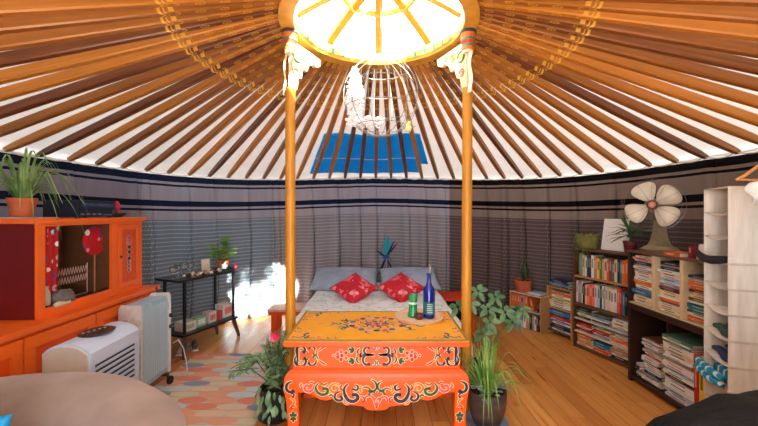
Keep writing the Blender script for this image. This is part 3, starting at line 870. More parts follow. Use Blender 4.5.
pg = NT('blue_grey_linen'); pg.l(pg.ramp(pg.noise(pg.coord(), 7, 3), [(.3, lin((146, 162, 182))), (.7, lin((174, 190, 208)))]), pg.b.inputs['Base Color']); pg.b.inputs['Roughness'].default_value = .95; pg.bump(pg.noise(pg.coord(), 10, 4), .5, .02)
def Rx(a): return Matrix.Rotation(a, 4, 'X')
def Rz(a): return Matrix.Rotation(a, 4, 'Z')
for (px, w, lab, sd_) in ((345, .82, 'grey pillow on the left half of the bed, behind the left red cushion', 0), (409, .74, 'grey pillow on the right half of the bed, behind the right red cushion', 5)):
    Yc = 4.33; c_ = at(px, 285, Yc); c_.z = .592
    M = Matrix.Translation(c_) @ Rx(20 * DEG) @ Rz((1.5 if sd_ else -1) * DEG)
    mb = MB(); pillow_bm(mb, w, .52, .17, Matrix.Identity(4), seed=sd_)
    tag(mb.build('pillow', pg.m, None, smooth=True, M=M), lab, 'pillow', 'grey pillows on the bed')
rc = NT('red_blossom_silk'); vo = rc.t.nodes.new('ShaderNodeTexVoronoi'); vo.inputs['Scale'].default_value = 9; rc.l(rc.coord(), vo.inputs['Vector'])
f1 = rc.noise(rc.coord(), 13, 3); c = rc.mix(rc.math('GREATER_THAN', f1, .58), lin((206, 14, 34)), lin((238, 110, 122)))
c = rc.mix(rc.math('LESS_THAN', vo.outputs['Distance'], .22), c, lin((244, 158, 160))); rc.l(c, rc.b.inputs['Base Color']); rc.b.inputs['Roughness'].default_value = .55
for (px, py, lab, rot, sd_) in ((354, 292, 'red blossom-print cushion on its corner, left one on the bed', 45, 1), (401.5, 291, 'red blossom-print cushion on its corner, right one on the bed', 43, 9)):
    Yc = 3.80; c_ = at(px, py, Yc)
    M = Matrix.Translation((c_.x, Yc, .590 if sd_ == 1 else .595)) @ Rx(29 * DEG) @ Rz(rot * DEG)
    mb = MB(); pillow_bm(mb, .385, .385, .13, Matrix.Identity(4), seed=sd_, pinch=.09)
    tag(mb.build('cushion', rc.m, None, smooth=True, M=M), lab, 'cushion', 'red cushions on the bed')

# bedside chests
def chest(name, lab, x0, x1, y0, y1, h, topm, open_=True):
    t = thing(name, lab, 'bedside table', ((x0 + x1) / 2, y0, 0)); w = (x1 - x0) / 2; d = y1 - y0
    mb = MB(); mb.box(-w - .015, w + .015, -.015, d, h - .03, h, bev=.004); mb.build('top', topm, t)
    for s_ in (-1, 1): mb = MB(); mb.box(s_ * w - (.03 if s_ > 0 else 0), s_ * w + (0 if s_ > 0 else .03), 0, d - .01, 0, h - .031, bev=.003); mb.build('side_panel', tor, t)
    mb = MB(); mb.box(-w + .03, w - .03, d - .03, d - .015, .02, h - .031); mb.build('back_panel', mat((40, 22, 18), .7), t)
    mb = MB(); mb.box(-w + .031, w - .031, .01, d - .03, .02, .045); mb.build('shelf', tor, t)
    return t
redor = mat((222, 62, 22), .45, var=.07)
chest('bedside_table', 'open red-orange bedside table right of the bed, behind the right post', .76, 1.12, 4.12, 4.50, .40, redor)
t = thing('bench', 'low orange bench left of the bed, behind the left post', 'bench', (-1.03, 4.15, 0))
mb = MB(); mb.box(-.28, .25, 0, .30, .19, .235, bev=.005); mb.m(1); mb.box(-.29, .255, -.01, .31, .236, .262, bev=.004); mb.build('seat', [tor, mat((228, 186, 160), .5)], t)
for sx in (-1, 1): mb = MB(); mb.box(sx * .22 - .03, sx * .22 + .03, .02, .28, 0, .189); mb.build('leg', tor, t)

# ribbon that ties the wall cloth behind the bed
kp = at(386, 257, 4.77)
t = thing('ribbon_tie', 'turquoise and dark ribbon tie knotted in the wall cloth above the pillows', 'ribbon', kp)
tq = mat((30, 160, 176), .6); dk = mat((22, 36, 52), .7); blu = mat((30, 110, 190), .6)
mb = MB(); mb.ball((0, 0, 0), .036, 10, (1.3, .8, .8)); mb.tube([(-.10, .02, .035), (-.05, 0, .02), (0, -.01, 0), (.05, 0, -.02), (.07, .02, -.05)], .012, 6, flat=.5); mb.build('knot', blu, t, smooth=True)
mb = MB(); mb.leaf((0, 0, .02), (.02, -.01, .29), .085, nrm=V((0, -1, 0))); mb.leaf((.0, 0, .02), (.07, -.01, .22), .05, nrm=V((0, -1, 0))); mb.leaf((-.0, 0, .02), (-.03, -.01, .2), .05, nrm=V((0, -1, 0)))
mb.build('feather', tq, t)
mb = MB()
for (x, z) in ((-.12, -.27), (-.09, -.24), (.10, -.20), (.12, .23), (.16, .20), (-.14, .10), (.04, -.22)): mb.leaf((0, -.005, 0), (x, -.02, z), .022, nrm=V((0, -1, 0)))
mb.build('dark_strands', dk, t)
mb = MB(); mb.tube([(.01, -.03, -.02), (.012, -.035, -.16)], .004, 5); mb.box(.0, .026, -.042, -.03, -.21, -.14, bev=.004); mb.build('tassel', mat((222, 226, 230), .5), t)

# ------------------------------------------------------------------ books and shelves
def bookmat(c): return mat(c, .55, var=.06, scale=12)
page = mat((228, 218, 196), .9, var=.06, scale=60)
def Mloc(org, d, z=0):
    a = math.atan2(d[1], d[0]); return Matrix.Translation((org[0], org[1], z)) @ Rz(a)
def book(Mf, x0, x1, y0, y1, z0, z1, c, lab, group, lying=False, name='book', cat='book', tilt=0.0):
    """cover plus page block; the spine looks towards -y"""
    mb = MB(); th = .0022
    w, d, h = x1 - x0, y1 - y0, z1 - z0
    cx, cz = (x0 + x1) / 2, z0
    if lying:
        mb.m(0); mb.box(-w / 2, w / 2, 0, d, 0, th); mb.box(-w / 2, w / 2, 0, d, h - th, h); mb.box(-w / 2, w / 2, 0, th, th, h - th)
        mb.m(1); mb.box(-w / 2 + .003, w / 2 - .003, th, d - .004, th, h - th)
        if h > .012: mb.m(2); mb.box(-w * .3, w * .15, -.0006, 0, h * .35, h * .65)
    else:
        mb.m(0); mb.box(-w / 2, -w / 2 + th, 0, d, 0, h); mb.box(w / 2 - th, w / 2, 0, d, 0, h); mb.box(-w / 2 + th, w / 2 - th, 0, th, 0, h)
        mb.m(1); mb.box(-w / 2 + th, w / 2 - th, th, d - .004, .003, h - .003)
        if w > .012: mb.m(2); mb.box(-w * .22, w * .22, -.0006, 0, h * .45, h * .85)
    l = sum(c) / 3
    acc = (34, 30, 30) if l > 150 else (232, 222, 200)
    acc = tuple(int(a * .6 + b * .4) for a, b in zip(acc, c))
    o = mb.build(name, [bookmat(c), page, bookmat(acc)], None, M=Mf @ Matrix.Translation((cx, y0, z0)) @ Matrix.Rotation(tilt, 4, 'Y'))
    return tag(o, lab, cat, group)
CN = {'w': ('white', (226, 222, 214)), 'c': ('cream', (222, 200, 160)), 'n': ('navy', (30, 48, 84)), 'k': ('black', (30, 28, 30)), 'o': ('orange', (224, 106, 40)), 'r': ('red', (176, 36, 34)),
      'b': ('blue', (50, 116, 168)), 'g': ('green', (72, 116, 84)), 't': ('tan', (186, 144, 96)), 'y': ('yellow', (232, 186, 60)), 'p': ('salmon pink', (226, 136, 112)), 'e': ('grey', (142, 144, 146)),
      'l': ('light blue', (160, 194, 206)), 'm': ('maroon', (98, 30, 34)), 'q': ('teal', (30, 112, 124)), 's': ('brown', (110, 66, 40))}
def row(Mf, x0, x1, z, hs, seq, where, group, dep=.13, y0=.012, cat='book', rs=1, hmin=.86):
    rnd = random.Random(rs); wts = [rnd.uniform(.75, 1.35) for _ in seq]; tot = sum(wts); x = x0
    for i, (ch, w) in enumerate(zip(seq, wts)):
        nm, c = CN[ch]; bw_ = (x1 - x0) * w / tot
        hh = hs * rnd.uniform(hmin, 1); c2 = tuple(max(8, min(250, int(v + rnd.uniform(-12, 12)))) for v in c)
        book(Mf, x + .0006, x + bw_ - .0006, y0 + rnd.uniform(0, .014), y0 + dep, z + .0008, z + hh, c2, '%s %s standing %s from left on %s' % (nm, cat, ORD[i], where), group, cat=cat, name=cat.replace(' ', '_'))
        x += bw_
def stack(Mf, x0, x1, z0, z1, seq, where, group, dep=.2, y0=.012, cat='book', rs=1):
    """seq from the top down"""
    rnd = random.Random(rs); wts = [rnd.uniform(.6, 1.4) for _ in seq]; tot = sum(wts); z = z0 + .0008; n = len(seq)
    for i in range(n - 1, -1, -1):
        nm, c = CN[seq[i]]; hh = (z1 - z0) * wts[i] / tot; a = rnd.uniform(0, .12) * (x1 - x0); b = rnd.uniform(0, .05) * (x1 - x0)
        if rnd.random() < .5: a, b = b, a
        c2 = tuple(max(8, min(250, int(v + rnd.uniform(-10, 10)))) for v in c)
        book(Mf, x0 + a, x1 - b, y0 + rnd.uniform(0, .03), y0 + dep, z, z + hh - .0008, c2, '%s %s, %s from top, %s' % (nm, cat, ORD[i], where), group, lying=True, cat=cat, name=cat.replace(' ', '_'))
        z += hh
def board(parent, name, m, *a, bev=.002):
    mb = MB(); mb.box(*a, bev=bev); return mb.build(name, m, parent)
walnut = wood((96, 62, 38), 'walnut_shelf', 0, .45); dkw = wood((52, 32, 26), 'dark_stained_shelf', 0, .4, .25); pine = wood((190, 138, 84), 'pine_shelf', 0, .5, .15); whb = mat((214, 204, 188), .6, var=.05)

# tall bookcase C
A = onfloor(573, 345.6); A.z = 0; B = onfloor(628.5, 369.6); B.z = 0
dC = (B - A); WC = dC.length + .03; MC = Mloc(A, dC); HC = 1.035
t = thing('bookcase', 'tall walnut bookcase with upright books above three rows of magazines', 'bookcase', A, math.atan2(dC.y, dC.x))
DC = .17
board(t, 'side_panel', walnut, 0, .018, 0, DC, 0, HC - .02); board(t, 'side_panel', walnut, WC - .018, WC, 0, DC, 0, HC - .02)
board(t, 'top_board', walnut, -.005, WC + .002, -.008, DC, HC - .0195, HC); board(t, 'back_panel', mat((56, 40, 32), .8), .0185, WC - .0185, DC - .012, DC - .002, .03, HC - .02)
zs = [.035, .175, .315, .455, .475, .745]
board(t, 'base_board', walnut, .0185, WC - .0185, .005, DC - .0125, .0, .035)
for z_ in (.165, .300): board(t, 'shelf', whb, .0185, WC - .0185, -.004, DC - .0125, z_, z_ + .012)
board(t, 'shelf', walnut, .0185, WC - .0185, -.004, DC - .0125, .44, .468); board(t, 'shelf', pine, .0185, WC - .0185, -.002, DC - .0125, .735, .752)
row(MC, .105, WC - .02, .7525, .225, 'cwnnweoygtcosgckqoor', "the walnut bookcase's top shelf", 'paperbacks on the top shelf of the walnut bookcase', .135, rs=3)
row(MC, .02, WC - .02, .4685, .23, 'weewkcpopwlkwewcwworbkw', "the walnut bookcase's second shelf", 'paperbacks on the second shelf of the walnut bookcase', .135, rs=4)
w3 = (WC - .04) / 3
for r_, (z0, z1, ss) in enumerate(((.3125, .415, ('kgewck', 'eklwke', 'wcwe')), (.1775, .285, ('rrcmr', 'gcrwe', 'wcopc')), (.0355, .15, ('otoc', 'qbpo', 'ctwk')))):
    for k in range(3):
        stack(MC, .022 + k * w3, .018 + (k + 1) * w3 - .006, z0, z1 - (.02 if (k + r_) % 2 else 0), ss[k], "%s pile, walnut bookcase's %s magazine shelf" % (('left', 'middle', 'right')[k], ('upper', 'middle', 'lowest')[r_]), 'magazines in the walnut bookcase', .14, rs=r_ * 3 + k, cat='magazine')

# low open bookcase B with piles
A = onfloor(546.5, 332); A.z = 0; B = onfloor(571.5, 342); B.z = 0
dB = B - A; WB = dB.length; MB_ = Mloc(A, dB); HB = .555
t = thing('bookcase', 'low narrow pine bookcase packed with flat piles of books, next to the walnut one', 'bookcase', A, math.atan2(dB.y, dB.x)); DB = .2
board(t, 'side_panel', pine, 0, .014, 0, DB, 0, HB - .015); board(t, 'side_panel', pine, WB - .014, WB, 0, DB, 0, HB - .015); board(t, 'top_board', pine, 0, WB, 0, DB, HB - .0145, HB)
board(t, 'back_panel', dkw, .0145, WB - .0145, DB - .01, DB - .002, .02, HB - .015); board(t, 'base_board', walnut, .0145, WB - .0145, 0, DB - .011, .04, .055); board(t, 'shelf', pine, .0145, WB - .0145, 0, DB - .011, .305, .317)
stack(MB_, .018, WB - .018, .318, .50, 'cowtccww', 'upper pile in the low pine bookcase', 'books in the low pine bookcase', .17, rs=21)
stack(MB_, .018, WB - .018, .0555, .285, 'bbkrwbwnkw', 'lower pile in the low pine bookcase', 'books in the low pine bookcase', .17, rs=22)
stack(MB_, .02, WB - .05, HB + .0005, HB + .075, 'nnbek', 'loose pile on the low pine bookcase', 'books on top of the low pine bookcase', .17, rs=23)

# small two shelf bookcase A
A = onfloor(509.5, 324.5); A.z = 0; B = onfloor(541, 334.5); B.z = 0
dA = B - A; WA = dA.length; MA = Mloc(A, dA); HA = .43
t = thing('bookcase', 'small pale two-shelf bookcase with orange binders, under the cactus pot', 'bookcase', A, math.atan2(dA.y, dA.x)); DA = .2
board(t, 'side_panel', pine, 0, .012, 0, DA, 0, HA - .015); board(t, 'side_panel', pine, WA - .012, WA, 0, DA, 0, HA - .015); board(t, 'top_board', mat((206, 182, 156), .5), -.004, WA + .004, -.004, DA, HA - .0145, HA)
board(t, 'back_panel', dkw, .0125, WA - .0125, DA - .01, DA - .002, .0, HA - .015); board(t, 'base_board', pine, .0125, WA - .0125, 0, DA - .011, .0, .012); board(t, 'shelf', mat((206, 182, 156), .5), .0125, WA - .0125, -.002, DA - .011, .222, .234)
row(MA, .016, WA * .56, .2345, .165, 'ooopo', 'the upper shelf of the small bookcase', 'orange binders on the upper shelf', .15, rs=31, cat='binder', hmin=.97)
book(MA, WA * .70, WA * .70 + .03, .02, .16, .236, .385, (216, 96, 40), 'orange binder leaning at the right end of the small bookcase', None, cat='binder', name='binder', tilt=-.26)
row(MA, WA * .86, WA - .014, .2345, .12, 'ke', 'the small bookcase upper shelf end', None, .14, rs=32)
row(MA, .016, WA - .016, .0125, .19, 'qlgwelwptkewmk', 'the lower shelf of the small bookcase', 'books on the lower shelf of the small bookcase', .15, rs=33)
stack(MA, WA * .56, WA * .97, HA + .0005, HA + .022, 'lwe', 'little pile on the small cactus bookcase', 'books on top of the small bookcase', .15, rs=34)

# big dark shelf D and the cream crates on it
A = V((2.10, 2.97, 0)); LD = .80; MD = Mloc(A, (0, -1))
t = thing('shelf_unit', 'low dark-stained shelf unit with deep piles of magazines, below the cream book crates', 'shelf unit', A, -PI / 2); DD = .36; HD = .652
board(t, 'side_panel', dkw, 0, .03, 0, DD, 0, HD - .045); board(t, 'side_panel', dkw, LD - .03, LD, 0, DD, 0, HD - .045); board(t, 'top_board', dkw, -.01, LD + .01, -.012, DD, HD - .0445, HD)
board(t, 'back_panel', dkw, .0305, LD - .0305, DD - .012, DD - .002, 0, HD - .045); board(t, 'base_board', dkw, .0305, LD - .0305, .01, DD - .013, .02, .05); board(t, 'divider', dkw, .30, .315, .08, DD - .013, .051, HD - .045)
stack(MD, .10, .28, .051, .40, 'swkwwecwrwwkwwlwkewww', 'left pile in the dark shelf unit', 'magazines in the dark shelf unit', .26, y0=.035, cat='magazine', rs=41)
stack(MD, .325, .60, .051, .50, 'gwgwwcwwoewwwlwkwwwwlww', 'right pile in the dark shelf unit', 'magazines in the dark shelf unit', .27, y0=.02, cat='magazine', rs=42)
row(MD, .61, .735, .0505, .42, 'ryyw', 'the dark shelf unit floor', 'tall folders in the dark shelf unit', .25, rs=43, cat='folder', hmin=.94)
stack(MD, .04, .092, .051, .16, 'wkewk', 'tiny far-left pile in the dark shelf unit', 'magazines in the dark shelf unit', .2, y0=.02, cat='magazine', rs=44)
HU = 1.088
t = thing('book_crates', 'row of three cream-framed crates filled with lying books, on the dark shelf unit', 'bookcase', A + V((0, 0, HD + .0005)), -PI / 2)
hz = HU - HD - .0005; crm = mat((214, 190, 146), .55, var=.08, scale=18)
board(t, 'side_panel', dkw, 0, .018, 0, .28, 0, hz - .016); board(t, 'divider', crm, .262, .29, -.004, .265, .012, hz - .0165); board(t, 'divider', crm, .515, .543, -.004, .265, .012, hz - .0165); board(t, 'side_panel', crm, LD - .03, LD - .01, 0, .28, 0, hz - .016)
board(t, 'top_board', walnut, -.006, LD, -.008, .285, hz - .016, hz); board(t, 'base_board', crm, .0185, LD - .0305, 0, .265, 0, .0115); board(t, 'back_panel', dkw, .0185, LD - .0305, .266, .276, 0, hz - .0165)
z0 = HD + .013
stack(MD, .022, .258, z0, HU - .035, 'wpwkewecwwoowebqccw', 'left cream crate beneath the desk fan', 'books in the left cream crate', .22, rs=51)
stack(MD, .294, .511, z0, HU - .05, 'kekwcwlwemkccwooswccw', 'middle cream crate beneath the desk fan', 'books in the middle cream crate', .22, rs=52)
stack(MD, .547, .765, z0, HU - .11, 'keooomccswlqqnwcoc', 'right cream crate nearest the white fabric shelves', 'books in the right cream crate', .22, rs=53)
# things lying on the crates
book(MD, .36, .50, .01, .13, HU + .0008, HU + .030, (196, 96, 36), 'small orange-brown book under the edge of the desk fan', None, lying=True)
book(MD, .545, .575, .03, .20, HU + .0008, HU + .085, (128, 22, 28), 'red book standing next to the white fabric shelves', None)
M = MD @ Matrix.Translation((.63, .11, HU + .001))
mb = MB(); mb.prism([(-.05, 0), (.06, 0), (.05, .06), (.02, .10), (-.03, .10)], .12, None, -.06, bev=.01)
tag(autosmooth(mb.build('folded_cloth', mat((226, 220, 210), .9), None, M=M)), 'white folded cloth between the red book and the white fabric shelves', 'cloth')

# ------------------------------------------------------------------ vintage fan
fp = V((2.335, 2.93, HU + .001))
t = thing('desk_fan', 'vintage cream desk fan with four rounded blades on top of the book crates', 'fan', fp)
fcol = mat((150, 136, 102), .4, .25, var=.1); bcol = mat((230, 220, 196), .45, var=.06, scale=9)
mb = MB(); mb.lathe([(0, 0), (.125, 0), (.13, .012), (.105, .03), (.075, .045), (.0, .05)], (0, 0, 0), 32)
for v_ in mb.bm.verts: v_.co.x *= 1.1; v_.co.y *= .9
autosmooth(mb.build('base', fcol, t))
mb = MB(); rr = []
for z_, a, b in ((.04, .066, .05), (.08, .050, .038), (.16, .036, .030), (.24, .032, .026), (.27, .028, .024)):
    rr.append([mb.bm.verts.new((x, y, z_)) for x, y in ((-a, -b), (a, -b), (a, b), (-a, b))])
for A_, B_ in zip(rr, rr[1:]):
    for q in range(4): mb.face((A_[q], A_[(q + 1) % 4], B_[(q + 1) % 4], B_[q]))
mb.face(rr[0]); mb.face(rr[-1]); mb.build('stand', fcol, t)
hub = at(652.5, 205.0, 2.80) - fp
ax = V((-.66, -.75, .04)).normalized()
zq = ax.to_track_quat('Z', 'Y').to_matrix().to_4x4()
Mf = Matrix.Translation(hub) @ zq
# motor housing joins hub to stand
mb = MB(); mb.lathe([(0, -.17), (.035, -.165), (.055, -.13), (.06, -.07), (.05, -.04), (0, -.035)], (0, 0, 0), 24, Mf); mb.tube([hub - ax * .1, V((hub.x * .4, hub.y * .3, .27)), V((0, 0, .25))], .022, 10)
mb.build('motor', fcol, t, smooth=True)
mb = MB(); mb.lathe([(0, .055), (.028, .052), (.038, .036), (.038, -.02), (0, -.03)], (0, 0, 0), 24, Mf); tag(mb.build('hub', mat((120, 66, 48), .4), t, smooth=True), 'brown hub', None)
mb = MB(); mb.lathe([(0, .064), (.020, .062), (.024, .053)], (0, 0, 0), 20, Mf); mb.build('hub_badge', mat((226, 150, 130), .4), t, smooth=True)
# find the in-plane rotation that matches: axes of the disc
exx = (zq @ V((1, 0, 0))); eyy = (zq @ V((0, 1, 0)))
def inplane(dx, dy):
    # direction seen in the picture -> angle in the disc
    best = None
    for i in range(360):
        a = i * DEG; q = hub + fp + (exx * math.cos(a) + eyy * math.sin(a)) * .15
        X = 379 + F * q.x / q.y; Y = 213 - F * (q.z - H) / q.y
        vx, vy = X - 650.3, Y - 206.5; L = math.hypot(vx, vy)
        s_ = (vx * dx + vy * dy) / L / math.hypot(dx, dy)
        if best is None or s_ > best[0]: best = (s_, a)
    return best[1]
for (dx, dy) in ((-4, -15), (19, -9), (12, 9), (-14, 4)):
    a = inplane(dx, dy); mb = MB(); n_ = 14
    ring = []
    for i in range(n_ * 2):
        ph = PI * i / n_
        rr_ = .03 + .080 * (1 - math.cos(ph)) ; q = math.sin(ph)
        lat = q * .102 * (.42 + .66 * ((1 - math.cos(ph)) / 2)) + .02 * math.sin((1 - math.cos(ph)) / 2 * PI)
        ring.append((rr_, lat))
    f_ = []
    for sgn, dz in ((1, .0), (-1, -.004)):
        vs = [mb.bm.verts.new(Mf @ V((r_ * math.cos(a) - l_ * math.sin(a), r_ * math.sin(a) + l_ * math.cos(a), dz + l_ * .28))) for r_, l_ in ring]
        mid = mb.bm.verts.new(Mf @ V((.14 * math.cos(a), .14 * math.sin(a), dz - .006)))
        for i in range(len(vs)): mb.face((vs[i], vs[(i + 1) % len(vs)], mid))
        f_.append(vs)
    for i in range(len(f_[0])): mb.face((f_[0][i], f_[0][(i + 1) % len(f_[0])], f_[1][(i + 1) % len(f_[0])], f_[1][i]))
    mb.build('blade', bcol, t, smooth=True)
mb = MB(); wg = .0011
for zo, rr_ in ((.07, .18), (.03, .205), (-.05, .205)):
    mb.tube([Mf @ V((rr_ * math.cos(i * PI / 24), rr_ * math.sin(i * PI / 24), zo)) for i in range(48)], wg, 4, closed=True)
for i in range(12):
    a = i * PI / 6; mb.tube([Mf @ V((r_ * math.cos(a), r_ * math.sin(a), z_)) for r_, z_ in ((.02, .078), (.18, .07), (.205, .03), (.205, -.05), (.06, -.075))], wg * .8, 4)
mb.build('guard', mat((110, 104, 96), .35, .5), t)

# ------------------------------------------------------------------ hanging fabric shelves
C1 = at(704, 213, 2.08); C2 = at(728, 213, 1.83); C1.z = C2.z = 0
dO = C2 - C1; WO = dO.length; aO = math.atan2(dO.y, dO.x); HO = 1.537; DO = .32
t = thing('fabric_shelves', 'tall white fabric shelf tower with open compartments at the right edge of the room', 'fabric shelves', C1, aO)
n = NT('sheer_white_nonwoven'); n.l(n.ramp(n.noise(n.mapping(n.coord(), (30, 30, 4)), 1, 3), [(.3, lin((206, 196, 180))), (.7, lin((228, 220, 206)))]), n.b.inputs['Base Color']); n.b.inputs['Roughness'].default_value = .9
n.b.inputs['Transmission Weight'].default_value = 0; n.bump(n.noise(n.mapping(n.coord(), (12, 12, 1.5)), 1, 3), .5, .02); fabw = n.m
def slab(name, fn, nu, nv, th=.004, m=fabw, par=t):
    mb = MB(); mb.grid(fn, nu, nv); o = mb.build(name, m, par, smooth=True); md = o.modifiers.new('t', 'SOLIDIFY'); md.thickness = th; md.offset = 0; return o
wob = lambda a, b, s: .006 * noise.noise(V((a * 6, b * 5, s)))
slab('side_panel', lambda u, v: V((WO + wob(u, v, 1), DO * u, .02 + (HO - .02) * v)), 8, 40)
slab('side_panel', lambda u, v: V((wob(u, v, 2), DO * u, .02 + (HO - .02) * v)), 8, 40)
slab('back_panel', lambda u, v: V((WO * u, DO + wob(u, v, 3), .02 + (HO - .02) * v)), 6, 30)
slab('top_panel', lambda u, v: V((WO * u, DO * v, HO)), 4, 4)
pitch = .134; lv = [HO - pitch * k for k in range(1, 12)]
for k, z_ in enumerate(lv): slab('shelf', lambda u, v: V((WO * u * .985 + .002, DO * v * .97 + .004, z_ - .016 * math.sin(PI * u) * (1 - v * .5))), 8, 3)
mb = MB()
for z_ in lv[2:9]: mb.box(WO - .001 + .003, WO + .006, 0, DO, z_ - .006, z_ + .006)
mb.build('seam_tape', mat((198, 186, 166), .9), t)
MO = Matrix.Translation(C1) @ Rz(aO)
mb = MB()
pts = [(.02, -.03, lv[2] + .012), (.07, -.025, lv[2] - .004), (.14, -.02, lv[2] - .006), (.20, -.01, lv[2] + .002), (.235, .04, lv[2] + .012)]
mb.tube([(-.01, -.03, lv[2] + .045)] + [(x, y, z_ + .01) for x, y, z_ in pts], [.008, .017, .022, .024, .022, .014], 10)
tag(mb.build('black_hat', mat((26, 24, 26), .9), None, smooth=True, M=MO @ Matrix.Translation((0, 0, 0))), 'black cloth bundle spilling over the edge of a compartment of the white fabric shelves', 'cloth')
def bundle(lab, cols, k, dz, w0, w1, seed, st=False):
    mb = MB(); rnd = random.Random(seed); z_ = lv[k] - .004
    for i in range(3):
        mb.m(i % len(cols)); mb.tube([(w0 + (w1 - w0) * q, .03 + .05 * i + .01 * math.sin(q * 5 + i), z_ + .022 + dz * (.3 + .3 * i) + .006 * math.sin(q * 7 + i * 2)) for q in (0, .2, .4, .6, .8, 1)], [.012, .02, .024, .024, .02, .012], 8)
    return tag(mb.build('folded_clothes', cols, None, smooth=True, M=MO), lab, 'clothes')
bundle('dark green patterned clothes folded in a compartment of the white fabric shelves', [mat((52, 84, 66), .9, var=.5, scale=80), mat((40, 50, 48), .9)], 5, .02, .05, .245, 2)
bundle('navy clothes folded in the compartment above the teal towel', [mat((34, 52, 92), .9), mat((44, 66, 110), .9)], 6, .03, .04, .245, 3)
tw = NT('teal_striped_towel'); x, y, z = tw.sep(tw.coord()); sfx = tw.math('FRACT', tw.math('MULTIPLY', tw.math('ADD', x, tw.math('MULTIPLY', z, .8)), 16)); c = tw.mix(tw.math('LESS_THAN', sfx, .28), lin((22, 140, 176)), lin((196, 222, 226))); tw.l(c, tw.b.inputs['Base Color']); tw.b.inputs['Roughness'].default_value = .95
mb = MB()
for i, (zz, yy) in enumerate(((.035, -.03), (.082, -.025))):
    z_ = lv[7] + zz * .8 - .004
    mb.tube([(-.045, yy + .02, z_ + .0), (.0, yy - .0, z_), (.08, yy - .0, z_), (.17, yy, z_ - .002), (.235, yy + .02, z_ - .002)], [.014, .022, .024, .024, .016], 10, flat=.8)
mb.tube([(.03, .06, lv[7] + .045), (.23, .06, lv[7] + .045)], .035, 8)
tag(mb.build('towel', tw.m, None, smooth=True, M=MO), 'teal and white striped towel bulging out of the white fabric shelves', 'towel')

# coat hanger with a white shirt
hg = at(766, 172, 1.62)
t = thing('coat_hanger', 'wooden coat hanger above the white fabric shelves at the right picture edge', 'hanger', hg)
hw_ = wood((206, 140, 70), 'hanger_wood', 0, .4, .1)
mb = MB(); mb.tube([(-.135, .0, -.035), (-.10, 0, -.018), (-.05, 0, .018), (-.012, 0, .045), (.012, 0, .045), (.06, 0, .018), (.12, 0, -.02), (.15, 0, -.04)], .0075, 8); mb.tube([(-.135, 0, -.035), (.15, 0, -.04)], .004, 6); mb.build('shoulder_bar', hw_, t, smooth=True)
mb = MB(); mb.tube([(0, 0, .05), (0, 0, .09), (.015, 0, .115), (.035, 0, .12), (.05, 0, .105), (.05, 0, .09)], .002, 6); mb.build('hook', wire, t, smooth=True)
mb = MB()
mb.grid(lambda u, v: V((-.08 + .36 * u, .02 * math.sin(v * 2 * PI) + (.012 * math.sin(u * 20)), -.032 - .02 * (1 - math.sin(PI * min(1, u * 1.3) )) - .10 * v)), 20, 8)
o = mb.build('shirt', mat((232, 228, 220), .95), None, smooth=True, M=Matrix.Translation(hg)); tag(o, 'white garment hanging just under the wooden coat hanger', 'garment')

# ------------------------------------------------------------------ left: cabinets
Xf = -1.90; bT = .78
orl = mat((244, 108, 32), .34, var=.07, scale=6, name='bright_orange_lacquer'); orl2 = mat((228, 82, 22), .4, var=.08, scale=6); darkred = mat((112, 18, 16), .4, var=.1, scale=5)
Z0, Z1 = 1.38, 3.03
t = thing('low_cabinet', 'long low orange cabinet along the left wall, under the orange display cabinet', 'cabinet', (Xf, Z0, 0), PI / 2)
L = Z1 - Z0; dd = .42
board(t, 'body', orl2, 0, L, .02, dd, .05, bT - .035); board(t, 'top_board', orl, -.01, L + .01, -.012, dd, bT - .0345, bT, bev=.005); board(t, 'plinth', orl2, .02, L - .02, .04, dd - .01, 0, .0495)
for i, (a, b) in enumerate(((.03, .50), (.51, .98), (.99, 1.40), (1.41, L - .02))):
    mb = MB()
    for q in ((a, b, .655, .725), (a, b, .08, .15)): mb.box(q[0], q[1], .0, .0195, q[2], q[3], bev=.003)
    mb.box(a, a + .06, .0, .0195, .1505, .6545, bev=.003); mb.box(b - .06, b, .0, .0195, .1505, .6545, bev=.003)
    mb.m(1); mb.box(a + .0605, b - .0605, .010, .0195, .1505, .6545)
    d_ = mb.build('door', [orl, orl2], t)
    mb = MB(); mb.ball((b - .03 if i % 2 == 0 else a + .03, -.012, .40), .012, 8); mb.build('knob', mat((60, 40, 24), .4), d_, smooth=True)
mb = MB(); mb.box(L - .058, L - .030, -.0126, -.0118, bT - .031, bT - .006); mb.build('latch_plate', mat((96, 40, 22), .5), t)
# upper display cabinet
Xu = -1.97; U0, U1 = 2.035, 2.955; UH = 1.365; ud = .40
t = thing('display_cabinet', 'orange display cabinet with open niche and dark red side, standing on the low cabinet', 'cabinet', (Xu, U0, bT + .0005), PI / 2 + 1.2 * DEG)
W = U1 - U0; h_ = UH - bT
board(t, 'side_panel', darkred, 0, .02, .022, ud, 0, h_ - .03); board(t, 'side_panel', orl2, W - .02, W, .022, ud, 0, h_ - .03)
board(t, 'top_board', orl, -.012, W + .035, -.015, ud, h_ - .0295, h_, bev=.006); board(t, 'bottom_board', orl2, .0205, W - .0205, .022, ud - .012, 0, .02)
board(t, 'back_panel', mat((128, 84, 48), .6), .0205, W - .0205, ud - .0115, ud, .0, h_ - .03)
xo0, xo1 = .045, .580; zo0, zo1 = .055, h_ - .045
mb = MB(); mb.box(0, xo0, 0, .0215, 0, h_ - .03, bev=.002); mb.box(xo0 + .0005, xo1 - .0005, 0, .0215, zo1, h_ - .03); mb.box(xo0 + .0005, xo1 - .0005, 0, .0215, 0, zo0); mb.box(xo1, .64, 0, .0215, 0, h_ - .03, bev=.002); mb.box(W - .03, W, 0, .0215, 0, h_ - .03, bev=.002)
mb.box(.6405, W - .0305, 0, .0215, 0, .04); mb.box(.6405, W - .0305, 0, .0215, h_ - .055, h_ - .03); mb.build('face_frame', orl, t)
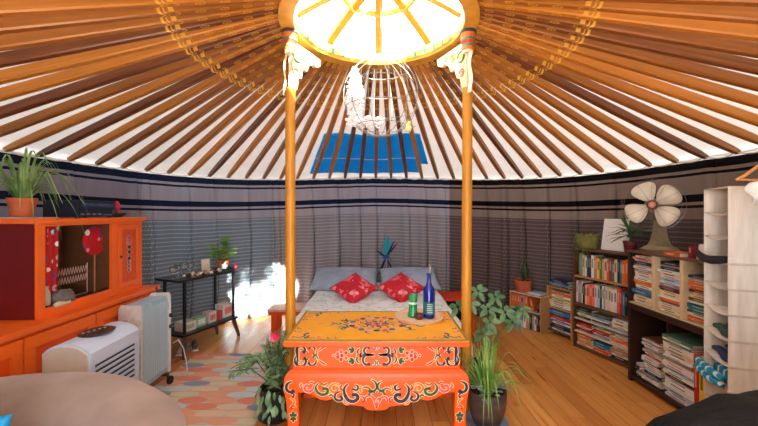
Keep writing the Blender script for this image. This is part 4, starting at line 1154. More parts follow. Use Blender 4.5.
board(t, 'partition', mat((110, 66, 36), .6), .60, .615, .0225, ud - .012, .021, h_ - .0305)
mb = MB(); a, b, z0, z1 = .643, W - .033, .043, h_ - .058
mb.box(a, b, -.006, .0155, z1 - .035, z1, bev=.002); mb.box(a, b, -.006, .0155, z0, z0 + .035, bev=.002); mb.box(a, a + .035, -.006, .0155, z0 + .0355, z1 - .0355, bev=.002); mb.box(b - .035, b, -.006, .0155, z0 + .0355, z1 - .0355, bev=.002)
mb.m(1); mb.box(a + .0355, b - .0355, .002, .012, z0 + .0355, z1 - .0355)
d_ = mb.build('door', [orl, mat((222, 84, 24), .45)], t)
mb = MB(); p = Paint(mb, ((a + b) / 2, .0015, (z0 + z1) / 2), (1, 0, 0), (0, 0, 1), (0, -1, 0), [mat((236, 200, 180), .5), mat((60, 50, 60), .5), mat((90, 110, 80), .5), mat((200, 40, 60), .5), mat((232, 130, 140), .5)])
for zz, cc_ in ((.13, 3), (.105, 4), (.12, 4)): 
    for k in range(5): p.petal(.0, zz, k * 1.256 + zz * 20, .03, .02, cc_)
p.stroke([(0, .09), (.006, .03), (-.004, -.05), (.0, -.14)], .008, 1)
for zz in (.06, .02, -.03): p.leafcl(0, zz, .6, .028, 1, mx=(1, -1))
for zz in (-.07, -.10, -.13): p.petal(0, zz, .8, .03, .014, 4); p.petal(0, zz, 2.3, .03, .014, 2)
fuse(d_, mb.build('painted_flowers', p.c, None, normals=False))
mb = MB(); mb.ball((a + .012, -.014, (z0 + z1) / 2), .010, 8); mb.build('knob', mat((70, 44, 22), .4), d_, smooth=True)
MU = Matrix.Translation(t.location) @ Rz(PI / 2 + 1.2 * DEG)
def inU(x, y, z): return MU @ Matrix.Translation((x, y, z))
# contents of the niche
flr = .0205
fl = NT('red_flower_print'); vo = fl.t.nodes.new('ShaderNodeTexVoronoi'); vo.inputs['Scale'].default_value = 15; fl.l(fl.coord(), vo.inputs['Vector'])
dcol = fl.ramp(vo.outputs['Color'], [(.25, lin((240, 236, 230))), (.5, lin((236, 150, 160))), (.75, lin((60, 80, 150)))], 'CONSTANT')
c = fl.mix(fl.math('LESS_THAN', vo.outputs['Distance'], .33), lin((196, 18, 30)), dcol); c = fl.mix(fl.math('LESS_THAN', vo.outputs['Distance'], .10), c, lin((214, 40, 40)))
fl.l(c, fl.b.inputs['Base Color']); fl.b.inputs['Roughness'].default_value = .7
mb = MB(); mb.box(.048, .578, .0225, ud - .02, 0, .014, bev=.004); mb.prism([(.05, 0), (.576, 0), (.576, .052), (.52, .046), (.45, .040), (.35, .043), (.2, .038), (.05, .042)], .036, None, .0225, bev=.004)
tag(mb.build('dark_mat', mat((18, 14, 14), .9), None, M=inU(0, 0, flr + .0005)), 'black mat on the floor of the orange display niche', 'mat')
flr += .013
mb = MB(); mb.grid(lambda u, v: V((.07 + .17 * u + .02 * v, .07 + .05 * u + .012 * math.sin(u * 17), .055 + (h_ - .10) * v * 1.0)), 20, 20)
o = mb.build('hanging_cloth', fl.m, None, smooth=True, M=inU(0, 0, flr)); md = o.modifiers.new('t', 'SOLIDIFY'); md.thickness = .004; tag(o, 'red flower-print cloth hanging in the left end of the display niche', 'cloth')
t = thing('paper_fan', 'round red flower-print fan on a stick in the display niche', 'fan', (0, 0, 0)); t.matrix_world = inU(.53, .09, flr)
mb = MB(); mb.lathe([(0, -.003), (.105, -.003), (.107, 0), (.105, .003), (0, .003)], (0, 0, 0), 36, Matrix.Translation((0, 0, .385)) @ Rx(PI / 2)); mb.build('disc', fl.m, t)
mb = MB(); mb.tube([(0, 0, .0), (0, 0, .285)], .004, 8); mb.build('stick', mat((190, 130, 80), .5), t)
mb = MB(); 
for zz in (.16, .10):
    pts = []
    for i in range(25): pts.append((.30 + .011 * i, .17, zz + (.045 if i % 2 else 0)))
    mb.tube(pts, .0028, 5)
for xx in (.30, .564): mb.tube([(xx, .17, 0), (xx, .17, .22)], .0035, 6)
mb.tube([(.30, .17, .004), (.564, .17, .004)], .0035, 6)
tag(mb.build('wire_rack', mat((216, 170, 150), .4, .3), None, M=inU(0, 0, flr)), 'zigzag wire rack standing below the round red fan in the niche', 'rack')
mb = MB()
def stone(u, v):
    a = u * 2 * PI; ph = v * PI; d = V((math.sin(ph) * math.cos(a), math.sin(ph) * math.sin(a), math.cos(ph)))
    r = 1 + .25 * noise.noise(d * 2.2 + V((3, 1, 0)))
    return V((.068 * d.x * r, .06 * d.y * r, .05 + .05 * d.z * r))
mb.grid(stone, 20, 14, True); tag(mb.build('stone', mat((112, 104, 98), .9, var=.3, scale=30), None, smooth=True, M=inU(.21, .045, flr)), 'grey rough stone on the black mat in the niche', 'stone')
mb = MB(); mb.lathe([(0, 0), (.03, 0), (.034, .06), (.03, .10), (.022, .125), (.024, .14), (0, .14)], (0, 0, 0), 20); tag(mb.build('vase', mat((196, 178, 150), .5), None, smooth=True, M=inU(.095, .055, flr)), 'small cream vase at the left of the display niche', 'vase')
mb = MB(); mb.tube([(-.05, 0, .022), (-.02, .0, .026), (.03, 0, .022), (.055, 0, .026)], [.014, .02, .012, .018], 8); tag(mb.build('shell', mat((222, 196, 160), .6), None, smooth=True, M=inU(.15, .0, flr - .003)), 'long pale shell in front of the grey stone', 'shell')

# ------------------------------------------------------------------ plants
pg_ = NT('leaf_green'); f = pg_.noise(pg_.coord(), 18, 2); pg_.l(pg_.ramp(f, [(.3, lin((52, 96, 36))), (.7, lin((120, 160, 70)))]), pg_.b.inputs['Base Color']); pg_.b.inputs['Roughness'].default_value = .45
def leafm(a, b, name, sc=18):
    n = NT(name); n.l(n.ramp(n.noise(n.coord(), sc, 2), [(.35, lin(a)), (.65, lin(b))]), n.b.inputs['Base Color']); n.b.inputs['Roughness'].default_value = .45
    d = n.n('ShaderNodeBsdfTranslucent'); d.inputs[0].default_value = (*lin(b), 1); m_ = n.n('ShaderNodeMixShader'); m_.inputs[0].default_value = .25
    n.l(n.b.outputs[0], m_.inputs[1]); n.l(d.outputs[0], m_.inputs[2]); n.l(m_.outputs[0], n.out.inputs['Surface']); return n.m
soil = mat((58, 40, 28), .95, var=.3, scale=90)
def pot(t, r, h, m, rim=True, taper=.72, wall=.008):
    mb = MB(); prof = [(0, 0), (r * taper, 0), (r * (taper + (1 - taper) * .75), h * .75)]
    if rim: prof += [(r * (taper + (1 - taper) * .78), h * .76), (r, h * .77), (r * 1.03, h), (r * 1.03 - wall, h), (r * .92, h * .82), (0, h * .80)]
    else: prof += [(r, h), (r - wall, h), (r * .92, h * .86), (0, h * .84)]
    mb.lathe(prof, (0, 0, 0), 32); autosmooth(mb.build('pot', m, t), 35)
    mb = MB(); mb.lathe([(0, h * .87), (r * .6, h * .872), (r * .90, h * .86)], (0, 0, 0), 24); mb.build('soil', soil, t)
terra = mat((196, 98, 54), .7, var=.12, scale=10, name='terracotta')
# spider plant on the display cabinet
loc = at(21, 216, 2.16); loc.z = UH + .0115
loc.x = -2.19
mb = MB(); mb.box(-.15, .13, -.11, .11, 0, .008, bev=.003); tag(mb.build('tray', mat((206, 170, 160), .5), None, M=Matrix.Translation((loc.x, loc.y, UH + .001))), 'flat pale pink tray under the spider plant on the display cabinet', 'tray')
t = thing('spider_plant', 'spider plant in a terracotta pot on top of the orange display cabinet', 'plant', loc)
pot(t, .070, .115, terra)
mb = MB(); rnd = random.Random(11)
for i in range(62):
    a = rnd.random() * 2 * PI; L_ = rnd.uniform(.08, .32); mb.blade((.03 * math.cos(a), .03 * math.sin(a), .10), a, L_, rnd.uniform(.12, .42) * (1 - L_ * .9), rnd.uniform(.05, .32) * (L_ / .2), rnd.uniform(.012, .020))
mb.build('foliage', leafm((66, 118, 50), (160, 194, 118), 'spider_leaf_light', 9), t)
mb = MB()
for a, l_ in ((-.3, .24), (.5, .20), (2.0, .2)): mb.tube([(.02 * math.cos(a), .02 * math.sin(a), .11), (.5 * l_ * math.cos(a), .5 * l_ * math.sin(a), .30), (l_ * math.cos(a), l_ * math.sin(a), .26), (l_ * 1.5 * math.cos(a), l_ * 1.5 * math.sin(a), .08)], .0015, 4)
mb.build('runner', mat((190, 190, 120), .6), t)
# record player / hifi
loc = V((-2.13, 2.53, UH + .001))
t = thing('stereo', 'dark blue-black stereo receiver on the display cabinet, right of the spider plant', 'stereo', loc, PI / 2)
mb = MB(); mb.box(-.165, .165, -.11, .13, .006, .122, bev=.004); mb.build('housing', mat((24, 32, 50), .35), t)
mb = MB(); mb.box(-.14, .14, -.1115, -.1102, .075, .105); mb.m(1)
for x in (-.15, -.10, -.05, .0): mb.box(x, x + .03, -.113, -.1102, .022, .030)
mb.box(.05, .13, -.113, -.1102, .018, .024); mb.build('front_panel', [mat((50, 66, 92), .25), mat((120, 132, 160), .4)], t)
mb = MB(); mb.lathe([(0, 0), (.016, 0), (.016, .01), (0, .012)], (0, 0, 0), 16, Matrix.Translation((.145, -.1102, .045)) @ Rx(PI / 2)); mb.build('dial', mat((90, 100, 120), .3, .5), t)
for x in (-.14, .14):
    for y in (-.08, .10): mb = MB(); mb.lathe([(0, 0), (.012, 0), (.012, .0055), (0, .0055)], (x, y, 0), 10); mb.build('foot', mat((10, 10, 10), .8), t)
# incense dish with a red figure
t = thing('incense_dish', 'small dark dish holding a red candle, at the right end of the display cabinet', 'candle dish', V((-2.08, 2.79, UH + .001)))
mb = MB(); mb.lathe([(0, 0), (.035, 0), (.060, .018), (.070, .034), (.064, .034), (.03, .010), (0, .006)], (0, 0, 0), 24); mb.build('dish', mat((34, 24, 24), .5), t, smooth=True)
mb = MB(); mb.lathe([(0, .006), (.012, .006), (.012, .05), (.024, .065), (.022, .105), (.012, .125), (0, .13)], (0, 0, 0), 14); tag(mb.build('candle', mat((206, 24, 54), .4), t, smooth=True), 'crimson candle', None)

# ------------------------------------------------------------------ air cooler
whp = mat((202, 218, 238), .35, var=.03, name='white_plastic')
cx0, cx1, cy0, cy1 = -1.745, -1.495, 1.815, 2.205
t = thing('air_cooler', 'white air cooler with domed top and slatted grille, before the orange cabinet', 'air cooler', ((cx0 + cx1) / 2, (cy0 + cy1) / 2, 0), 2 * DEG)
wx, wy = (cx1 - cx0) / 2, (cy1 - cy0) / 2
mb = MB(); prof = []
for i in range(13):
    q = -1 + 2 * i / 12; prof.append((q * wx, .672 + .05 * (1 - abs(q) ** 2.4)))
prof = [(-wx, .05), (wx, .05)] + prof[::-1]
mb.prism(prof, wy, None, -wy, bev=.010); autosmooth(mb.build('housing', whp, t), 35)
mb = MB(); fp_ = [(-wx + .012, .09), (wx - .012, .09)] + [(q * (wx - .012), .664 + .046 * (1 - abs(q) ** 2.4)) for q in [1 - 2 * i / 12 for i in range(13)]]
mb.prism(fp_, -wy + .0, None, -wy - .008, bev=.004); mb.build('front_cover', mat((214, 204, 184), .5, var=.03), t)
mb = MB(); mb.lathe([(0, -.002), (.055, -.002), (.058, 0)], (0, 0, 0), 24, Matrix.Translation((0, -wy - .010, .54)) @ Rx(PI / 2) @ Matrix.Diagonal((1, .36, 1, 1))); mb.build('badge', mat((170, 164, 140), .4, .4), t)
for k in range(7):
    z = .60 - k * .031
    mb = MB(); mb.m(0); mb.box(wx - .001, wx + .0006, -wy + .028, wy - .05, z - .010, z + .002); mb.m(1)
    Ms = Matrix.Translation((wx + .002, 0, z - .014)) @ Matrix.Rotation(-.5, 4, 'Y'); mb.box(-.003, .010, -wy + .026, wy - .048, -.0015, .0035, Ms)
    mb.build('louvre', [mat((34, 38, 46), .6), whp], t)
mb = MB(); mb.lathe([(0, .0), (.085, .0), (.088, .004), (.078, .008), (0, .008)], (0, 0, 0), 28, Matrix.Translation((.01, .0, .7215)) @ Matrix.Diagonal((.9, 1.15, 1, 1)))
pnl = mb.build('control_panel', mat((62, 44, 44), .25), t)
mb = MB()
for k in range(5): mb.lathe([(0, 0), (.007, 0), (.007, .003), (0, .003)], (-.03 + .012 * k, -.05 + .025 * k, .7297), 10)
mb.build('button', mat((170, 150, 140), .4), pnl)
for sx in (-1, 1):
    for sy in (-1, 1): mb = MB(); mb.lathe([(0, -.012), (.024, -.012), (.024, .012), (0, .012)], (0, 0, 0), 14, Matrix.Translation((sx * (wx - .035), sy * (wy - .04), .0245)) @ Matrix.Rotation(PI / 2, 4, 'Y')); mb.box(sx * (wx - .035) - .008, sx * (wx - .035) + .008, sy * (wy - .04) - .01, sy * (wy - .04) + .01, .03, .055); mb.build('caster', mat((20, 20, 22), .5), t)
mb = MB(); mb.box(wx - .001, wx + .001, -.02, .04, .30, .315); mb.build('water_gauge', mat((80, 90, 100), .3), t)

# ------------------------------------------------------------------ oil radiator
radm = mat((180, 206, 218), .35, var=.03, name='radiator_enamel')
rx0, rx1, ry0, ry1 = -1.865, -1.708, 2.53, 2.915
t = thing('oil_radiator', 'pale oil-filled radiator with eleven fins, between the air cooler and the black side table', 'radiator', ((rx0 + rx1) / 2, ry0, 0), 2 * DEG)
w = (rx1 - rx0) / 2; L = ry1 - ry0
for k in range(11):
    y = .035 + k * (L - .095) / 10; mb = MB()
    pr = [(-w, .14), (-w * .9, .112), (w * .9, .112), (w, .14), (w, .70), (w * .86, .726), (-w * .86, .726), (-w, .70)]
    mb.prism(pr, y + .005, None, y - .005); mb.box(w - .02, w - .001, y - .013, y + .013, .15, .69, bev=.004); mb.box(-w + .001, -w + .02, y - .013, y + .013, .15, .69, bev=.004)
    mb.build('fin', radm, t)
mb = MB(); mb.prism([(-w * 1.02, .10), (w * 1.02, .10), (w * 1.02, .71), (w * .85, .735), (-w * .85, .735), (-w * 1.02, .71)], .012, None, -.008, bev=.004)
mb.m(1); mb.box(-w * .7, -w * .2, -.0092, -.0078, .60, .63); autosmooth(mb.build('end_panel', [mat((214, 212, 204), .4), mat((150, 150, 146), .5)], t), 30)
mb = MB(); mb.prism([(-w * 1.02, .10), (w * 1.02, .10), (w * 1.02, .715), (w * .85, .745), (-w * .85, .745), (-w * 1.02, .715)], L, None, L - .045, bev=.01); autosmooth(mb.build('control_box', mat((222, 226, 226), .35), t), 30)
for z in (.56, .47): mb = MB(); mb.lathe([(0, 0), (.017, 0), (.015, .015), (0, .016)], (0, 0, 0), 14, Matrix.Translation((w * 1.02, L - .022, z)) @ Matrix.Rotation(PI / 2, 4, 'Y')); mb.build('knob', mat((60, 64, 70), .5), t)
mb = MB(); mb.box(-w * .98, w * .98, .03, .05, .07, .085); mb.box(-w * .98, w * .98, L - .05, L - .03, .07, .085); mb.box(-.012, .012, .02, L - .02, .085, .111); mb.build('axle', mat((60, 60, 60), .5), t)
for sx in (-1, 1):
    for y in (.04, L - .04): mb = MB(); mb.lathe([(0, -.013), (.030, -.013), (.034, -.006), (.034, .006), (.030, .013), (0, .013)], (0, 0, 0), 18, Matrix.Translation((sx * (w * .98 + .014), y, .0345)) @ Matrix.Rotation(PI / 2, 4, 'Y')); mb.box(sx * w * .93 - .006, sx * w * .93 + .006, y - .008, y + .008, .05, .075); mb.build('wheel', mat((20, 20, 22), .5), t, smooth=False)
mb = MB(); q0 = V((rx1 + .012, ry1 - .02, .33))
mb.tube([q0, q0 + V((.035, .02, .02)), q0 + V((.06, .05, -.06)), q0 + V((.065, .09, -.2)), q0 + V((.05, .13, -.32)), q0 + V((-.0, .22, -.325)), q0 + V((-.1, .30, -.325))], .0045, 6); tag(mb.build('power_cord', whp, None, smooth=True), 'white power cord looping from the radiator to the floor', 'cord')

# ------------------------------------------------------------------ black side table
A = onfloor(184, 361); A.z = 0; A.x += .0; B = onfloor(242, 335.5); B.z = 0
d = (B - A).normalized(); aS = math.atan2(d.y, d.x)
WS = (B - A).length; DS = .33; HS = .765
t = thing('side_table', 'black two-tier side table with splayed wooden legs against the left wall cloth', 'side table', A, aS)
blk = mat((26, 26, 32), .28, var=.05); lgw = wood((96, 62, 46), 'dark_leg_wood', 2)
board(t, 'top', blk, -.05, WS + .005, -.01, DS, HS - .02, HS, bev=.004); board(t, 'lower_shelf', blk, -.01, WS - .06, .0, DS - .01, .215, .24, bev=.004)
for x, y, lx, ly in ((.03, .03, -.005, 0.0), (WS - .10, .03, .085, 0), (.03, DS - .03, -.03, .0), (WS - .10, DS - .03, .03, .0)):
    mb = MB(); mb.tube([(x, y, .2145), (x + lx, y + ly * .0, .0)], [.026, .015], 10); autosmooth(mb.build('leg', lgw, t))
    mb = MB(); mb.box(x - .011, x + .011, y - .011, y + .011, .2405, HS - .0205); mb.build('upright', blk, t)
MS = Matrix.Translation(A) @ Rz(aS)
def onS(x, y, z=HS + .001): return MS @ Matrix.Translation((x, y, z))
# jewellery, shells and glass on the top
rnd = random.Random(5)
jw = [mat((226, 214, 190), .5), mat((196, 170, 130), .5), mat((60, 44, 40), .5), mat((232, 232, 228), .4), mat((170, 130, 90), .5)]
pos = []
for i in range(200):
    x, y = rnd.uniform(.12, .50), rnd.uniform(.02, .17)
    if all((x - a) ** 2 + (y - b) ** 2 > .038 ** 2 for a, b in pos): pos.append((x, y))
    if len(pos) >= 26: break
for i, (x, y) in enumerate(sorted(pos)):
    mb = MB(); s_ = .013 + .004 * (i % 3)
    mb.grid(lambda u, v: (lambda dd: V((dd.x * s_ * 1.15, dd.y * s_, s_ * .8 + dd.z * s_ * .8)) * (1 + .0 * u))(V((math.sin(v * PI) * math.cos(u * 2 * PI) * (1 + .25 * math.sin(u * 2 * PI * 3 + i)), math.sin(v * PI) * math.sin(u * 2 * PI), math.cos(v * PI)))), 14, 8, True)
    tag(mb.build('sea_shell', jw[i % 5], None, smooth=True, M=onS(x, y) @ Rz(i)), 'small shell among the cluster of shells covering the black side table', 'shell', 'sea shells on the black side table')
glm = NT('clear_glass'); glm.b.inputs['Base Color'].default_value = (.9, .95, .96, 1); glm.b.inputs['Roughness'].default_value = .05; glm.b.inputs['Transmission Weight'].default_value = .9; glm.b.inputs['IOR'].default_value = 1.3
for i, (x, y) in enumerate(((.0, .14), (.09, .20), (.19, .23), (.28, .25))):
    mb = MB(); mb.lathe([(0, .001), (.030, .001), (.006, .012), (.005, .05), (.025, .065), (.036, .09), (.034, .12), (.032, .12), (.033, .09), (.022, .068), (0, .058)], (0, 0, 0), 20)
    tag(mb.build('wine_glass', glm.m, None, smooth=True, M=onS(x, y)), 'clear stemmed glass, %s from the left at the back of the black side table' % ORD[i], 'glass', 'stemmed glasses on the side table')
mb = MB(); mb.box(-.055, .055, -.002, .002, 0, .13); tag(mb.build('white_card', mat((238, 228, 206), .8), None, M=onS(.47, .24) @ Rx(-.12)), 'cream white card standing on the black side table left of the plant', 'card')
mb = MB(); star = []
for i in range(10): r_ = .05 if i % 2 == 0 else .021; star.append((r_ * math.sin(i * PI / 5), .045 + r_ * math.cos(i * PI / 5)))
mb.prism(star, .008, None, -.008, bev=.004); tag(autosmooth(mb.build('starfish', mat((160, 200, 214), .7), None, M=onS(.56, .09) @ Matrix.Rotation(.3, 4, 'Y'))), 'pale blue starfish propped beside the potted plant', 'starfish')
mb = MB(); mb.lathe([(0, 0), (.085, 0), (.115, .014), (.11, .014), (.08, .004), (0, .004)], (0, 0, 0), 28); tag(autosmooth(mb.build('plate', blk, None, M=onS(.62, .16))), 'black plate under the green plant on the side table', 'plate')
t = thing('potted_plant', 'round-leaved green plant in a terracotta pot on the black side table', 'plant', (onS(.62, .16, HS + .0055)).translation)
pot(t, .068, .095, terra)
mb = MB(); rnd = random.Random(8); tips = []
for i in range(34):
    a = rnd.random() * 6.28; r_ = rnd.uniform(.03, .15); z_ = rnd.uniform(.12, .26)
    c_ = V((r_ * math.cos(a) - .015, r_ * math.sin(a), z_)); tips.append(c_); dr = V((math.cos(a), math.sin(a), .35)).normalized() * .085
    mb.leaf(c_ - dr * .3, c_ + dr * .8, .085, .02, seg=5)
for i in range(14):
    a = rnd.random() * 6.28; c_ = V((.03 + .02 * math.cos(a), .02 * math.sin(a), rnd.uniform(.27, .36))); tips.append(c_); dr = V((math.cos(a), math.sin(a), .5)).normalized() * .07; mb.leaf(c_ - dr * .2, c_ + dr * .8, .055, .01)
mb.build('foliage', leafm((84, 160, 54), (170, 222, 96), 'fresh_leaf', 14), t)
mb = MB()
for c_ in tips: mb.tube([(0, 0, .08), V((c_.x * .4, c_.y * .4, c_.z * .65)), c_], .0022, 4)
mb.build('stem', mat((120, 140, 70), .6), t)
mb = MB(); mb.ball((0, 0, .018), .016, 8, (1.3, 1, 1)); mb.leaf((0, 0, .02), (.05, .01, .03), .03); mb.leaf((0, 0, .02), (-.045, .01, .03), .03); mb.leaf((0, 0, .02), (0, .0, .06), .025)
tag(mb.build('flower_ornament', mat((216, 60, 90), .5), None, smooth=True, M=onS(WS - .05, .05)), 'small pink-red flower ornament at the right end of the side table', 'ornament')
# lower shelf
def boxon(x, y, w_, d_, h__, c_, nm, lab, cat, z=.241, extra=None):
    mb = MB(); mb.box(-w_ / 2, w_ / 2, -d_ / 2, d_ / 2, 0, h__, bev=.003)
    if extra: mb.m(1); mb.box(-w_ * .35, w_ * .35, -d_ / 2 - .001, -d_ / 2, h__ * .25, h__ * .75)
    return tag(mb.build(nm, [mat(c_, .6), mat(extra or c_, .6)], None, M=onS(x, y, z)), lab, cat)
boxon(.12, .13, .13, .14, .09, (222, 216, 204), 'box', 'cream box at the left of the lower shelf of the side table', 'box', extra=(180, 170, 150))
boxon(.26, .12, .12, .10, .10, (150, 180, 150), 'tin', 'pale green tin on the lower shelf of the side table', 'tin', extra=(220, 224, 210))
boxon(.40, .12, .10, .10, .115, (214, 206, 200), 'box', 'white box next to the green tin on the lower shelf', 'box', extra=(206, 120, 110))
boxon(.50, .09, .05, .05, .10, (206, 90, 80), 'candle', 'small red candle on the lower shelf of the side table', 'candle')
boxon(.62, .14, .14, .12, .145, (232, 226, 220), 'box', 'tall white box at the right of the lower shelf of the side table', 'box', extra=(236, 130, 120))
# shoes under it
for i, (x, y, c_) in enumerate(((.16, .20, (196, 178, 160)), (.28, .19, (90, 70, 60)))):
    mb = MB(); mb.tube([(-.10, 0, .028), (-.05, 0, .036), (0, 0, .040), (.05, 0, .032), (.10, 0, .024), (.12, 0, .02)], [.024, .032, .034, .032, .028, .014], 10, flat=.9); mb.m(1); mb.box(-.12, .12, -.032, .032, 0, .010, bev=.003)
    tag(mb.build('shoe', [mat(c_, .7), mat((230, 224, 214), .6)], None, smooth=True, M=onS(x, y, .001) @ Rz(.5 + i * .4)), ('beige' if i == 0 else 'brown') + ' shoe on the floor under the black side table', 'shoe')

# ------------------------------------------------------------------ rug
n = NT('pastel_scale_rug'); x, y, z = n.sep(n.coord()); rh, cl = .085, .22
y_ = n.math('DIVIDE', y, rh); iy = n.math('FLOOR', y_); fy = n.math('SUBTRACT', n.math('FRACT', y_), .5)
x_ = n.math('ADD', n.math('DIVIDE', x, cl), n.math('MULTIPLY', iy, .5)); ix = n.math('FLOOR', x_); fx = n.math('SUBTRACT', n.math('FRACT', x_), .5)
wn = n.t.nodes.new('ShaderNodeTexWhiteNoise'); wn.noise_dimensions = '2D'; n.l(n.comb(ix, iy), wn.inputs['Vector'])
wn2 = n.t.nodes.new('ShaderNodeTexWhiteNoise'); wn2.noise_dimensions = '1D'; n.l(iy, wn2.inputs['W'])
ell = n.math('ADD', n.math('POWER', n.math('ABSOLUTE', n.math('DIVIDE', fx, .50)), 1.5), n.math('POWER', n.math('ABSOLUTE', n.math('DIVIDE', fy, .52)), 2.6))
base = n.ramp(wn2.outputs['Value'], [(0, lin((214, 190, 156))), (.35, lin((222, 166, 136))), (.6, lin((206, 196, 160))), (.85, lin((226, 206, 180)))], 'CONSTANT')
oc = n.ramp(wn.outputs['Value'], [(0, lin((226, 128, 104))), (.24, lin((196, 208, 208))), (.38, lin((232, 158, 124))), (.54, lin((214, 204, 166))), (.70, lin((124, 148, 176))), (.76, lin((228, 196, 166))), (.92, lin((212, 76, 76)))], 'CONSTANT')
c = n.mix(n.math('LESS_THAN', ell, 1.0), base, oc)
c = n.mix(n.math('MULTIPLY', n.math('GREATER_THAN', n.math('ABSOLUTE', fy), .46), .35), c, lin((150, 110, 90)))
wv = n.noise(n.mapping(n.coord(), (140, 400, 1)), 1, 2); c = n.mix(n.math('MULTIPLY', wv, .22), c, lin((240, 230, 214)))
n.l(c, n.b.inputs['Base Color']); n.b.inputs['Roughness'].default_value = .95; n.b.inputs['Specular IOR Level'].default_value = .1; n.bump(wv, .3, .003)
mb = MB(); mb.box(-1.86, -.86, 1.66, 3.46, .0012, .009, bev=.002)
tag(mb.build('rug', n.m, None, M=Rz(-1.0 * DEG)), 'flat-woven pastel rug with rows of pointed ovals on the floor at the left', 'rug')

# ------------------------------------------------------------------ floor plants
loc = onfloor(274, 416); loc.z = .001
loc.y = 2.42; loc.x = -.715
t = thing('flowering_plant', 'bushy green plant with a pink flower in a black pot, left of the orange table', 'plant', loc)
pot(t, .098, .21, mat((34, 26, 28), .4), rim=True, taper=.8)
mb = MB(); mb.lathe([(0, .0), (.10, 0), (.112, .012), (.106, .012), (.0, .004)], (0, 0, -.0005), 24); mb.build('saucer', mat((44, 36, 36), .4), t)
mb = MB(); ms = MB(); rnd = random.Random(21)
def bush(mb, ms, base, n_st, spread, h0, h1, lw, ll, rnd, lean=V((0, 0, 0)), nl=12):
    for i in range(n_st):
        a = rnd.random() * 6.28; s_ = spread * rnd.random() ** .6; hh = rnd.uniform(h0, h1)
        tip = base + V((s_ * math.cos(a), s_ * math.sin(a), hh)) + lean * hh; mid = base + (tip - base) * .5 + V((-.15 * s_ * math.cos(a), -.15 * s_ * math.sin(a), .03))
        ms.tube([base, mid, tip], [.004, .003, .0015], 5)
        for k in range(nl):
            q = .25 + .75 * k / nl; p_ = base.lerp(mid, q * 2) if q < .5 else mid.lerp(tip, q * 2 - 1)
            b_ = rnd.random() * 6.28; dr = V((math.cos(b_), math.sin(b_), rnd.uniform(-.2, .6))).normalized()
            mb.leaf(p_, p_ + dr * ll * rnd.uniform(.7, 1.2), lw * rnd.uniform(.8, 1.2), .012, seg=4)
bush(mb, ms, V((0, 0, .17)), 38, .13, .10, .44, .024, .058, rnd, V((.03, 0, 0)))
for (ex, ey, ez) in ((-.33, .02, .30), (-.26, -.02, .36), (-.2, 0, .40)):
    b_ = V((0, 0, .2)); tip = V((ex, ey, ez)); mid = V((ex * .5, 0, ez + .03)); ms.tube([b_, mid, tip], [.004, .003, .002], 5)
    for k in range(26):
        q = .4 + .6 * k / 26; p_ = mid.lerp(tip, max(0, q * 2 - 1)); a = rnd.random() * 6.28; dr = V((math.cos(a), math.sin(a) * .7, rnd.uniform(-.7, .5))).normalized(); mb.leaf(p_, p_ + dr * .055, .022, .01, seg=4)
for k in range(70):      # trailing leaves over the pot
    a = rnd.uniform(-2.6, .2); r_ = rnd.uniform(.095, .13); p_ = V((r_ * math.cos(a), r_ * math.sin(a), rnd.uniform(.06, .26))); mb.leaf(p_, p_ + V((.02 * math.cos(a), .02 * math.sin(a), -.045)), .02, 0, seg=4)
mb.build('foliage', leafm((62, 116, 66), (168, 204, 150), 'bush_leaf', 16), t); ms.build('stem', mat((96, 74, 50), .7), t)
mb = MB(); fc = at(275, 337, 2.30) - t.location
for k in range(7): a = k * .9; mb.leaf(fc, fc + V((.035 * math.cos(a), -.01, .03 * math.sin(a))), .022, nrm=V((0, -1, 0)), seg=4)
mb.ball(fc, .014, 8); tag(mb.build('flower', mat((226, 40, 90), .6), t), 'pink flower', None)

loc = V((.715, 2.335, .001))
t = thing('striped_spider_plant', 'tall grassy spider plant in a dark brown pot, right of the orange table', 'plant', loc)
dpm = NT('dark_brown_glaze'); f = dpm.noise(dpm.mapping(dpm.coord(), (8, 8, 20)), 1, 3); dpm.l(dpm.ramp(f, [(.3, lin((50, 38, 36))), (.7, lin((84, 66, 60)))]), dpm.b.inputs['Base Color']); dpm.b.inputs['Roughness'].default_value = .35
mb = MB(); mb.lathe([(0, .012), (.085, .012), (.105, .06), (.120, .12), (.127, .19), (.126, .235), (.117, .235), (.115, .20), (0, .20)], (0, 0, 0), 32); mb.build('pot', dpm.m, t, smooth=True)
mb = MB(); mb.lathe([(0, .205), (.116, .203)], (0, 0, 0), 24); mb.build('soil', soil, t)
mb = MB(); mb.lathe([(0, 0), (.11, 0), (.135, .028), (.130, .030), (.105, .009), (0, .009)], (0, 0, 0), 32); tag(autosmooth(mb.build('saucer', mat((132, 150, 172), .4), t)), 'blue-grey saucer', None)
mb = MB(); rnd = random.Random(31)
for i in range(80):
    a = rnd.random() * 6.28; L_ = rnd.uniform(.06, .34); rise = rnd.uniform(.16, .44) * (1 - L_ * 1.1); mb.blade((.035 * math.cos(a), .035 * math.sin(a), .20), a, L_, rise, rnd.uniform(.04, .22) * (L_ / .2) ** 1.3, rnd.uniform(.010, .017))
mb.m(1)
for i in range(40):
    a = rnd.random() * 6.28; r_ = rnd.uniform(.05, .13); p_ = V((r_ * math.cos(a), r_ * math.sin(a), rnd.uniform(.22, .28))); mb.leaf(p_, p_ + V((.04 * math.cos(a), .04 * math.sin(a), .015)), .03, .01, seg=4)
mb.build('foliage', [leafm((84, 140, 48), (164, 196, 104), 'spider_leaf', 8), leafm((120, 140, 130), (190, 204, 196), 'silver_leaf', 20)], t)
